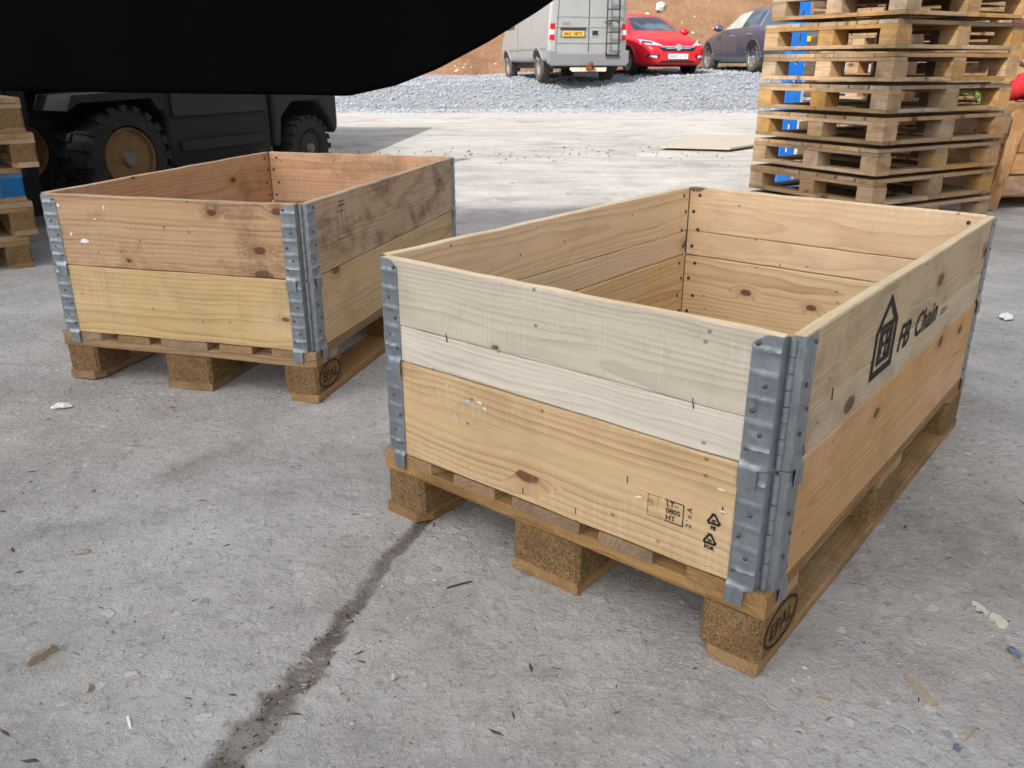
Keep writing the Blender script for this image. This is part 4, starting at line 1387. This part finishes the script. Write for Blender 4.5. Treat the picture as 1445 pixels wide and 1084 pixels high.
# ---- dark estate car pointing away to the left (local -Y is the rear)
dk = thing('parked_car', 'dark blue-grey saloon parked at an angle behind the pallet stack', 'car', (7.12, 20.35, 0.67), R(8), 'cars parked by the clay bank')
st = []
for y, zt, zbel, hw, hr, zb in ((0, .80, .72, .66, .5, .40), (.06, .95, .84, .80, .60, .30), (.25, 1.07, .97, .88, .64, .24), (.55, 1.20, 1.0, .915, .62, .22), (.95, 1.38, 1.0, .925, .58, .21), (1.6, 1.475, .98, .93, .58, .2), (2.2, 1.48, .96, .93, .585, .2), (2.75, 1.38, .95, .93, .62, .2),
                               (3.15, 1.16, .94, .93, .70, .2), (3.4, 1.03, .92, .93, .74, .2), (3.9, .97, .88, .92, .74, .2), (4.4, .88, .8, .87, .72, .2), (4.7, .74, .68, .76, .6, .24), (4.78, .60, .56, .6, .45, .32)):
    st.append((y, car_ring(hw, hr, zb, zbel, zt)))
body, bv = loft(st, M['car_dark'], dk)
for s, ax_ in ((-1, '+x'), (1, '-x')):
    patch(bv, [(.92, 1.045), (1.86, 1.025), (1.80, 1.40), (1.15, 1.385)], ax_, M['glass'], dk, 'side_window', .006, 8)
    patch(bv, [(1.93, 1.02), (2.98, 1.0), (2.50, 1.36), (1.88, 1.40)], ax_, M['glass_pale' if s < 0 else 'glass'], dk, 'side_window', .006, 8)
    patch(bv, [(.84, 1.02), (3.05, .985), (3.05, 1.0), (.84, 1.036)], ax_, M['chrome'], dk, 'window_trim', .010, 10, .02)
    patch(bv, [(.86, 1.03), (.89, 1.03), (1.14, 1.40), (1.11, 1.41)], ax_, M['chrome'], dk, 'window_trim', .010, 8, .02)
    for yw in (1.05, 3.90):
        bw = wheel_arch(bv, yw, .34, .40, .22, s, M['black'], dk)
        wheel(dk, (s * (bw - .098), yw, .335), .338, .23, s, M['tyre_dusty'], M['alloy'], 5)
    patch(bv, [(1.90, .32), (1.912, .32), (1.912, .96), (1.90, .96)], ax_, M['seam'], dk, 'door_gap', .002, 6, .01)
    patch(bv, [(3.02, .32), (3.032, .32), (3.032, .94), (3.02, .94)], ax_, M['seam'], dk, 'door_gap', .002, 6, .01)
    patch(bv, [(1.2, .84), (1.42, .84), (1.42, .87), (1.2, .87)], ax_, M['chrome'], dk, 'door_handle', .02, 3, .03)
    patch(bv, [(2.2, .83), (2.42, .83), (2.42, .86), (2.2, .86)], ax_, M['chrome'], dk, 'door_handle', .02, 3, .03)
    patch(bv, [(1.5, .285), (3.5, .285), (3.5, .32), (1.5, .32)], ax_, M['plastic'], dk, 'sill_trim', .008, 10, .02)
    patch(bv, sorted([(s * .55, .78), (s * .84, .80)]) + sorted([(s * .82, .98), (s * .60, .96)], reverse=True), '+y', M['lens_red'], dk, 'tail_light', .012, 6)
    mi = MB(); mi.lathe([(.02, -.1), (.09, -.08), (.11, 0), (.09, .06), (.03, .09)], 'Y', (0, 0, 0), 14)
    mi.build('door_mirror', M['car_dark'], dk, True, loc=(s * 1.02, 3.0, 1.04)).scale = (1.2, .9, .8)
patch(bv, [(-.52, 1.10), (.52, 1.10), (.46, 1.38), (-.46, 1.38)], '+y', M['glass'], dk, 'rear_window', .006, 8)
pl = MB().box(-.26, .26, -.012, 0, -.056, .056).build('number_plate', M['plate_y'], dk, loc=(0, -.01, .72))


# ------------------------------------------------------------------ forklift in the shade (local X points rearward along its side, side face at local y=0 towards us)
fdir = Vector((.456, .89, 0)).normalized()
FRZ = math.atan2(fdir.y, fdir.x)
fk = thing('forklift', 'dark forklift truck with an ochre wheel hub parked in shade behind the brown crate', 'forklift', (-2.20, 5.06, 0), FRZ)
# machine width runs to local +Y (away from the camera)
def lug_tyre(parent, c, r, w, rim, hub_m, name):
    o = MB()
    prof = [(r * rim, .02), (r * (rim + .04), -.015), (r * .88, -.012), (r * .95, .008), (r * .965, .03), (r * .965, w - .03), (r * .93, w), (r * rim, w)]
    o.lathe(prof, 'Y', (0, 0, 0), 40)
    t = o.build(name, M['tyre'], parent, True, loc=c)
    t.data.set_sharp_from_angle(angle=R(35))
    lg_ = MB()
    n = 20
    for k in range(n):
        a0 = 2 * math.pi * k / n
        for half in (0, 1):
            a = a0 + (math.pi / n if half else 0)
            y0, y1 = (.0, w * .46) if half == 0 else (w * .54, w)
            da = .55 * math.pi / n * 1.0
            vs = []
            for (aa, yy) in ((a - da, y0), (a + da, y0), (a + da * .8, y1), (a - da * .8, y1)):
                for rr in (r * .955, r * 1.01):
                    vs.append((rr * math.cos(aa), yy, rr * math.sin(aa)))
            lg_.add(vs, [(1, 3, 5, 7), (0, 1, 7, 6), (2, 3, 1, 0), (4, 5, 3, 2), (6, 7, 5, 4), (0, 2, 4, 6)])
        # shoulder block on the side wall
        a = a0
        vs = []
        for (aa, rr) in ((a - .06, r * .87), (a + .06, r * .87), (a + .085, r * 1.005), (a - .085, r * 1.005)):
            for yy in (-.016, .02):
                vs.append((rr * math.cos(aa), yy, rr * math.sin(aa)))
        lg_.add(vs, [(0, 2, 4, 6), (1, 7, 5, 3), (0, 1, 3, 2), (2, 3, 5, 4), (4, 5, 7, 6), (6, 7, 1, 0)])
    lg_.build('tread_lugs', M['tyre'], t)['kind'] = 'stuff'
    h = MB()
    h.lathe([(r * rim, .0), (r * rim * .97, -.022), (r * rim * .90, -.012), (r * rim * .86, .03), (r * rim * .5, .045), (.001, .045)], 'Y', (0, 0, 0), 36)
    hb = h.build('rim', hub_m, t, True)
    hb.data.set_sharp_from_angle(angle=R(35))
    q = MB()
    q.lathe([(r * .17, .05), (r * .17, .0), (r * .13, -.02), (.001, -.02)], 'Y', (0, 0, 0), 16)
    q.build('hub_cap', M['hub_metal'], t)
    for k in range(6):
        a = k * math.pi / 3 + .5
        q = MB().cyl((r * .33 * math.cos(a), .05, r * .33 * math.sin(a)), (r * .33 * math.cos(a), .005, r * .33 * math.sin(a)), .026, .02, 6)
        q.build('wheel_nut', M['hub_metal'], t)
    return t
lug_tyre(fk, (0.05, .0, .335), .30, .24, .60, M['hub_yellow'], 'drive_wheel')
lug_tyre(fk, (0.05, .98, .335), .30, .24, .60, M['hub_yellow'], 'drive_wheel')
lug_tyre(fk, (1.72, .02, .262), .235, .18, .55, M['forklift_black'], 'steer_wheel')
lug_tyre(fk, (1.72, .96, .262), .235, .18, .55, M['forklift_black'], 'steer_wheel')
b = MB(); b.prism([(.40, .20), (1.36, .24), (1.36, .92), (.30, .88), (.30, .70), (.42, .55)], 'Y', .06, 1.16)
b.build('chassis', M['forklift_grey'], fk, bevel=.03)
MB().box(.42, 1.2, -.02, .06, .22, .26).build('step_plate', M['forklift_black'], fk)
MB().box(.5, 1.25, .035, .058, .34, .40).build('side_rail', M['forklift_grey'], fk)
MB().box(.46, 1.3, .04, .058, .55, .82).build('side_panel', M['forklift_black'], fk, bevel=.008)
b = MB(); b.prism([(1.37, .30), (1.42, .30), (1.45, .50), (1.58, .60), (1.86, .60), (1.98, .48), (2.06, .34), (2.10, .40), (2.10, .98), (1.98, 1.10), (1.37, 1.10)], 'Y', .03, 1.19)
b.build('counterweight', M['forklift_black'], fk, bevel=.04)
b = MB(); b.prism([(-.32, .62), (-.28, .70), (.30, .72), (.34, .60), (.30, .60), (.25, .67), (-.24, .66)], 'Y', -.02, .26)
b.build('mudguard', M['forklift_grey'], fk)
b = MB(); b.box(.02, 1.38, .10, 1.12, .93, 1.18); b.build('bonnet', M['forklift_black'], fk, bevel=.04)
for y in (.10, 1.04):
    MB().box(.30, .38, y, y + .08, .88, 2.12, Matrix.Identity(4)).build('guard_pillar', M['forklift_black'], fk)
    MB().box(1.36, 1.44, y, y + .08, 1.1, 2.12).build('guard_pillar', M['forklift_black'], fk)
    MB().box(.30, 1.44, y, y + .08, 2.12, 2.18).build('guard_rail', M['forklift_black'], fk)
for k in range(7):
    MB().box(.38 + k * .15, .42 + k * .15, .18, 1.04, 2.13, 2.17).build('guard_bar', M['forklift_black'], fk)
s_ = MB(); s_.prism([(.62, 1.18), (1.16, 1.18), (1.26, 1.72), (1.18, 1.74), (1.06, 1.32), (.62, 1.30)], 'Y', .38, .84); s_.build('seat', M['black'], fk, bevel=.03)
MB().cyl((.34, .6, .95), (.48, .6, 1.30), .03, None, 8).build('steering_column', M['forklift_black'], fk)
w_ = MB()
for k in range(20):
    a, a2 = 2 * math.pi * k / 20, 2 * math.pi * (k + 1) / 20
    w_.cyl((.48 + .10 * math.cos(a), .6 + .16 * math.sin(a), 1.30 + .08 * math.cos(a)), (.48 + .10 * math.cos(a2), .6 + .16 * math.sin(a2), 1.30 + .08 * math.cos(a2)), .014, None, 6, False)
w_.build('steering_wheel', M['black'], fk)
for y in (.20, .92):
    MB().box(-.50, -.40, y, y + .07, .06, 2.05).build('mast_rail', M['forklift_grey'], fk)
    MB().box(-.56, -.505, y + .01, y + .06, .08, 1.95).build('mast_rail', M['forklift_black'], fk)
for z in (.2, 1.1, 1.95):
    MB().box(-.49, -.41, .27, .92, z, z + .08).build('mast_crossbar', M['forklift_grey'], fk)
MB().box(-.62, -.57, .06, 1.12, .30, .40).build('fork_carriage', M['forklift_black'], fk)
MB().box(-.62, -.57, .06, 1.12, .62, .70).build('fork_carriage', M['forklift_black'], fk)
for y in (.16, .82):
    f = MB(); f.prism([(-.63, .02), (-.63, .72), (-.67, .72), (-.67, .075), (-1.72, .045), (-1.72, .03), (-.7, .02)], 'Y', y, y + .11)
    f.build('fork', M['fork'], fk)


# ------------------------------------------------------------------ added black sheet on a line, standing in for the lens obstruction
TY = 4.15
HEM = [(-3.0, .742), (-1.6, .735), (-1.1, .722), (-.70, .716), (-.48, .765), (-.28, .838), (-.04, .954), (.18, 1.076), (.34, 1.18)]
def standin():
    xs = [-3.0 + 3.34 * i / 110 for i in range(111)]
    vs, fs = [], []
    nz = 14
    for x in xs:
        hem = HEM[0][1]
        for (xa, za), (xb, zb_) in zip(HEM, HEM[1:]):
            if x >= xa: hem = za + (zb_ - za) * min(1, (x - xa) / (xb - xa))
        hem += .003 * math.sin(x * 5)
        top = 1.19 + .02 * (abs(x + 1.2) / 1.8) ** 2
        hem = min(hem, top - .02)
        for k in range(nz + 1):
            t = k / nz
            z = top + (hem - top) * t
            y = TY + (.02 * math.sin(x * 4 + 1.2 * math.sin(x * 2.1)) + .006 * math.sin(x * 13 + 2)) * (0.25 + t)
            vs.append((x, y, z))
    w = nz + 1
    fs = [(i * w + k, i * w + k + 1, (i + 1) * w + k + 1, (i + 1) * w + k) for i in range(len(xs) - 1) for k in range(nz)]
    o = MB().add(vs, fs).build('standin_sheet', M['standin'], None, True)
    s = o.modifiers.new('thickness', 'SOLIDIFY'); s.thickness = .004
    tag(o, 'added black sheet standing in for the lens obstruction at upper left, its lower edge rising to the right', 'standin_sheet')
    return o
standin()
rp = MB()
pr = None
for i in range(41):
    x = -3.35 + 7.1 * i / 40
    p = (x, TY - .004, 1.20 + .03 * (abs(x + 1.2) / 1.8) ** 2)
    if pr: rp.cyl(pr, p, .007, None, 6, False)
    pr = p
tag(rp.build('rope', M['rope'], None, True), 'added grey rope between two posts holding the black stand-in sheet', 'rope')
for x, lab in ((-3.38, 'added timber post at the left end of the stand-in rope'), (3.78, 'added timber post at the right end of the stand-in rope')):
    tag(MB().box(-.05, .05, -.05, .05, 0, 1.75).build('added_post', M['crate_wood'], None, loc=(x, TY, 0)), lab, 'post', 'added posts holding the rope')

# ------------------------------------------------------------------ right edge: racking upright, slatted crates, red sheet, post, bush
ru = thing('racking_frame', 'bright blue slotted racking upright standing behind the pallet stack', 'racking', (2.07, 6.25, 0), R(8))
for x in (0,):
    mb = MB()
    z = 0
    while z < 2.4:                                      # slotted channel: web pieces left between the slots
        mb.box(x, x + .028, 0, .012, z, z + .15); mb.box(x + .058, x + .086, 0, .012, z, z + .15)
        mb.box(x + .0285, x + .0575, 0, .012, z, z + .105)
        z += .15
    mb.box(x - .012, x - .001, 0, .09, 0, 2.4); mb.box(x + .087, x + .098, 0, .09, 0, 2.4)
    mb.build('upright', M['blue_steel'], ru)
    MB().box(x - .04, x + .15, -.03, .12, 0, .008).build('foot_plate', M['blue_steel'], ru)


def slat_crate(label, loc, rz, wx, wy, hh, nsl, m, lean=0.0):
    t = thing('slatted_crate', label, 'crate', loc, rz, 'old slatted crates at the right edge')
    rn = random.Random(len(label))
    sh = hh * .86 / nsl
    for k in range(nsl):
        z = hh * .14 + sh * (k + .5)
        for y, nm in ((0, 'slat'), (wy, 'slat')):
            link(nm, plank(wx, .02, sh - .012, rn.random(), 4, .001, .004).mesh('slat', M[m]), t, (wx / 2, y, z), (0, rn.uniform(-.012, .012), 0))
        for x in (0, wx):
            link('slat', plank(wy - .02, .02, sh - .012, rn.random(), 4, .001, .004).mesh('slat', M[m]), t, (x, wy / 2, z), (0, 0, math.pi / 2))
    for x in (.0, wx - .07):
        for y in (-.022, wy + .022):
            link('corner_post', plank(hh, .022, .09, rn.random(), 4, .001, .003).mesh('corner_post', M[m]), t, (x + .035 + (lean if x == 0 else 0), y, hh / 2), (0, -math.pi / 2 + (.16 if x == 0 and lean else 0), 0))
    link('base_board', plank(wx, .02, wy - .03, rn.random(), 3).mesh('base_board', M[m]), t, (wx / 2, wy / 2, hh * .14), FLAT)
    return t


slat_crate('old brown slatted crate with a leaning corner board at the right edge', (3.04, 5.22, 0), R(10), 1.1, .9, .60, 4, 'crate_wood', .04)
slat_crate('pale slatted crate standing behind the red sheet at the right edge', (3.30, 6.7, 0), R(4), 1.0, .8, 1.02, 6, 'stack_wood')


def sheet(name, label, cat, m, cx, cy, zt, zb, w, d, seed):
    n = 18
    vs = []
    for j in range(n + 1):
        for i in range(n + 1):
            x, y = -w / 2 + w * i / n, -d / 2 + d * j / n
            ex = max(0, abs(x) - w * .30) / (w * .2); ey = max(0, abs(y) - d * .30) / (d * .2)
            e = min(1, max(ex, ey))
            z = zt - (zt - zb) * e ** 1.6 + .05 * noise.noise(Vector((x * 5 + seed, y * 5, 1))) + .03 * abs(noise.noise(Vector((x * 14 + seed, y * 9, 4))))
            vs.append((cx + x * (1 - .25 * e) + .02 * noise.noise(Vector((x * 9, y * 9, seed))), cy + y * (1 - .2 * e), z))
    w_ = n + 1
    fs = [(j * w_ + i, j * w_ + i + 1, (j + 1) * w_ + i + 1, (j + 1) * w_ + i) for j in range(n) for i in range(n)]
    o = MB().add(vs, fs).build(name, m, None, True)
    s = o.modifiers.new('thickness', 'SOLIDIFY'); s.thickness = .006
    return tag(o, label, cat)


sheet('red_sheet', 'crumpled red plastic sheet lying over the brown crate at the right edge', 'plastic sheet', M['red_sack'], 3.78, 5.62, .80, .62, .95, .8, 2)
sheet('pink_sheet', 'faded pink sheet folded on top of the red plastic at the right edge', 'plastic sheet', M['pink_sack'], 3.84, 5.66, .92, .82, .86, .7, 5)
tag(MB().box(-.07, .07, -.07, .07, 0, 2.6).build('painted_post', M['maroon'], None, loc=(4.42, 7.5, 0)), 'maroon painted post rising at the top right corner', 'post')


def bush(label, loc, rx, rz, n, s, seed, group=None):
    t = thing('bush', label, 'bush', loc, 0, group)
    rn = random.Random(seed)
    mb, lf = MB(), MB()
    for k in range(9):
        a = rn.uniform(0, 6.28); q = Vector((rx * .7 * math.cos(a) * rn.random(), rx * .7 * math.sin(a) * rn.random(), rz * rn.uniform(.5, .95)))
        mid = q * .5 + Vector((rn.uniform(-.1, .1) * rx, rn.uniform(-.1, .1) * rx, .05 * rz))
        mb.cyl((0, 0, 0), mid, .02 * rz, .013 * rz, 6); mb.cyl(mid, q, .013 * rz, .005 * rz, 6)
    cl = [Vector((rn.gauss(0, .42) * rx, rn.gauss(0, .42) * rx, rz * rn.uniform(.1, 1))) for _ in range(26)]
    for _ in range(n):
        c = rn.choice(cl) + Vector((rn.gauss(0, .13) * rx, rn.gauss(0, .13) * rx, rn.gauss(0, .1) * rz))
        c.z = max(c.z, .03)
        e = Euler((rn.uniform(-1, 1), rn.uniform(-1, 1), rn.uniform(0, 6.3))).to_matrix()
        k = s * rn.uniform(.6, 1.3)
        lf.add([c + e @ Vector(v) for v in ((-.5 * k, 0, 0), (0, -.28 * k, .06 * k), (.5 * k, 0, 0), (0, .28 * k, .06 * k))], [(0, 1, 2, 3)])
    mb.build('stems', M['bark'], t)
    lf.build('foliage', M['leaf'], t)['kind'] = 'stuff'
    return t


bush('leafy green bush growing beyond the stack at the top right', (6.6, 11.2, 0), .9, 2.6, 2600, .10, 3)
bush('low green weeds between the pallet stack and the brown crate', (3.35, 6.05, 0), .14, .62, 420, .05, 4)

# plywood sheet on the sunlit yard
pw = MB()
poly = [(1.718, 9.159), (2.415, 8.92), (2.95, 9.52), (3.42, 9.72), (3.42, 10.68), (2.482, 10.695)]
pw.prism(poly, 'Z', .022, .042)
tag(pw.build('plywood_sheet', M['ply'], None, bevel=.002), 'dusty beige plywood sheet lying flat on the sunlit concrete', 'plywood sheet')
bt = MB(); bt.box(1.95, 3.3, 9.35, 9.42, .0, .0215); bt.box(2.3, 3.35, 10.3, 10.37, 0, .0215)
tag(bt.build('timber_batten', M['crate_wood'], None), 'dark timber battens under the plywood sheet', 'batten')

# white rubbish on the bank
def crumple(name, label, cat, loc, s, m, seed, flat=.6, group=None):
    bm = bmesh.new()
    bmesh.ops.create_icosphere(bm, subdivisions=2, radius=1)
    rn = random.Random(seed)
    for v in bm.verts:
        k = .75 + .5 * noise.noise(v.co * 1.7 + Vector((seed, 0, 0))) + rn.uniform(-.12, .12)
        v.co = Vector((v.co.x * k * s[0], v.co.y * k * s[1], v.co.z * k * s[2]))
    zmin = min(v.co.z for v in bm.verts)
    for v in bm.verts: v.co.z -= zmin
    me = bpy.data.meshes.new(name); bm.to_mesh(me); bm.free(); me.materials.append(m)
    o = link(name, me, None, loc, (0, 0, rn.uniform(0, 6)))
    return tag(o, label, cat, group)


crumple('plastic_litter', 'white plastic litter on the clay bank above the red car', 'litter', (5.06, 28.2, bank_z(5.06, 28.2) - .02), (.22, .16, .18), M['paper'], 3)
crumple('plastic_litter', 'pale rag on the clay bank just right of the red car', 'litter', (6.85, 26.6, bank_z(6.85, 26.6) - .02), (.32, .2, .14), M['paper'], 4)
crumple('plastic_litter', 'white scrap on the clay bank above the dark saloon', 'litter', (8.4, 28.4, bank_z(8.4, 28.4) - .02), (.34, .2, .10), M['paper'], 6)

# ------------------------------------------------------------------ debris on the near concrete
def stick(label, p0, p1, w0, w1, m, cat='splinter', name='wood_splinter', h=.008):
    a, b = Vector((p0[0], p0[1], 0)), Vector((p1[0], p1[1], 0))
    L = (b - a).length
    rn = random.Random(label)
    mb = MB()
    n = 6
    vs, fs = [], []
    for i in range(n + 1):
        t = i / n
        w = (w0 + (w1 - w0) * t) * rn.uniform(.85, 1.1)
        x = -L / 2 + L * t
        z = h * (.8 + .3 * rn.random()) * (.5 if i in (0, n) else 1)
        vs += [(x, -w / 2, 0), (x, w / 2, 0), (x, w * .36, z), (x, -w * .3, z)]
    for i in range(n):
        for k in range(4):
            fs.append((i * 4 + k, i * 4 + (k + 1) % 4, i * 4 + 4 + (k + 1) % 4, i * 4 + 4 + k))
    fs += [(3, 2, 1, 0), (n * 4, n * 4 + 1, n * 4 + 2, n * 4 + 3)]
    mb.add(vs, fs)
    c = (a + b) / 2
    return tag(mb.build(name, m, None, loc=(c.x, c.y, 0), rot=(0, 0, math.atan2((b - a).y, (b - a).x))), label, cat)


stick('thick grey wood splinter lying at the lower left', (-.727, 1.047), (-.697, 1.083), .016, .010, M['stick'], h=.012)
stick('pale spoon shaped wood splinter at the lower right', (.605, 1.00), (.620, .937), .005, .014, M['stick'], h=.006)
stick('short frayed wood chip near the lower right corner', (.625, .872), (.655, .893), .010, .006, M['stick'], h=.006)
stick('small pale wood chip right of the near crate corner', (.457, .955), (.475, .947), .008, .006, M['stick'], h=.004)
stick('long thin twig at the right edge', (.782, 1.07), (.800, 1.015), .002, .003, M['stick'], h=.003)
stick('thin curled white wood shaving at the lower left', (-.527, .935), (-.513, .912), .004, .004, M['paper'], h=.003)
stick('dark thin stick beside the crack left of the near crate', (-.095, 1.235), (-.05, 1.255), .002, .001, M['nail'], h=.003)
stick('grey bark strip near the left edge', (-.80, 1.36), (-.775, 1.365), .010, .008, M['stick'], h=.005)
stick('small dark stick at the left edge, nearest the bottom', (-.82, 1.0), (-.79, 1.003), .006, .004, M['stick'], h=.004)
stick('thin stick lying right of the near crate', (1.62, 2.36), (1.72, 2.40), .008, .004, M['stick'], h=.006)
crumple('stone_chip', 'small ochre stone chip at the lower left', 'stone', (-.607, .992, -.001), (.010, .007, .007), M['ply'], 11)
crumple('stone_chip', 'dark stone chip lying in the crack', 'stone', (-.240, 1.217, -.003), (.010, .007, .009), M['grey_stone'], 12)
crumple('stone_chip', 'white stone chip right of the crack', 'stone', (-.161, 1.006, -.001), (.009, .006, .006), M['flint'], 13)
crumple('stone_chip', 'blue stone chip at the bottom right', 'stone', (.611, .857, -.001), (.008, .006, .005), M['blue_stone'], 14)
crumple('stone_chip', 'blue and white stone chip at the right edge', 'stone', (.800, 1.046, -.001), (.016, .009, .006), M['blue_stone'], 15)
crumple('paper_scrap', 'crumpled white paper scrap on the concrete left of the brown crate', 'paper scrap', (-1.17, 2.076, 0), (.030, .018, .009), M['paper'], 16)
crumple('paper_scrap', 'torn white paper scrap on the concrete right of the near crate', 'paper scrap', (1.83, 2.86, 0), (.05, .03, .010), M['paper'], 18)
sp_ = MB()
rn = random.Random(6)
for k in range(9):
    cx, cy, s = .805 + .022 * k / 9 + rn.uniform(-.004, .004), 1.175 - .055 * k / 8, rn.uniform(.004, .009) if k < 6 else rn.uniform(.012, .018)
    pts = [(cx + s * math.cos(a) * rn.uniform(.6, 1.1), cy + s * .8 * math.sin(a) * rn.uniform(.6, 1.1)) for a in [i * math.pi / 4 for i in range(8)]]
    sp_.prism(pts, 'Z', -.001, .0022 + .0003 * k)
tag(sp_.build('dried_splash', M['splat'], None), 'dried cream coloured splash on the concrete at the right edge', 'splash')


def chips(name, n, label, m, lmin, lmax, asp, area, seed, h=.25, dens=None):
    """slivers and grit strewn over the concrete: uncountable, joined"""
    rn = random.Random(seed)
    mb = MB()
    k = 0
    while k < n:
        y = area[2] + (area[3] - area[2]) * rn.random() ** 1.25
        x = (rn.random() * 2 - 1) * (0.62 * y + .15) + .02 * y
        if dens and not dens(x, y, rn): continue
        k += 1
        L = rn.uniform(lmin, lmax) * (rn.random() ** 1.5 * .8 + .3)
        w = L * rn.uniform(*asp); z = w * h * rn.uniform(.6, 1.4)
        a = rn.uniform(0, 6.28) if rn.random() < .5 else rn.gauss(0, .5)
        ca, sa = math.cos(a), math.sin(a)
        pts = [(-L / 2, rn.uniform(-.2, .2) * w, 0), (-L * .1, -w / 2, 0), (L / 2, rn.uniform(-.3, .3) * w, 0), (L * .15, w / 2, 0), (rn.uniform(-.1, .1) * L, 0, z)]
        vs = [(x + p[0] * ca - p[1] * sa, y + p[0] * sa + p[1] * ca, p[2]) for p in pts]
        mb.add(vs, [(0, 1, 4), (1, 2, 4), (2, 3, 4), (3, 0, 4)])
    o = mb.build(name, m)
    o['kind'] = 'stuff'; o['label'] = label; o['category'] = 'debris'
    return o


NEAR = (0, 0, .75, 5.0)
chips('wood_slivers', 900, 'fine pale wood slivers strewn over the near concrete', M['stick'], .006, .03, (.08, .25), NEAR, 1)
chips('dark_slivers', 600, 'fine dark slivers strewn over the near concrete', plain('dark_bark_bits', (84, 72, 60), .9, 0, .3, (50, 42, 36), 30), .005, .03, (.1, .3), NEAR, 2)
chips('pale_grit', 700, 'pale grit strewn over the near concrete', M['flint'], .003, .011, (.5, .9), NEAR, 3, .5)
chips('dark_grit', 1400, 'dark grit strewn over the near concrete', M['grey_stone'], .003, .011, (.5, .9), NEAR, 4, .6)
chips('crack_litter', 260, 'pale sawdust slivers lying in the crack', M['stick'], .004, .016, (.12, .3), (0, 0, .75, 1.6), 5, .3, lambda x, y, r: crack_dist(x, y) < 1.1)
chips('crack_grit', 240, 'dark crumbs lying in the crack', plain('soil_crumbs', (74, 64, 54), .95, 0, .3, (48, 40, 34), 30), .003, .009, (.6, .9), (0, 0, .75, 1.7), 6, .6, lambda x, y, r: crack_dist(x, y) < 1.15)
chips('yard_slivers', 260, 'dark slivers strewn over the concrete behind the crates', M['nail'], .02, .09, (.08, .25), (0, 0, 4.2, 9.0), 7, .15)
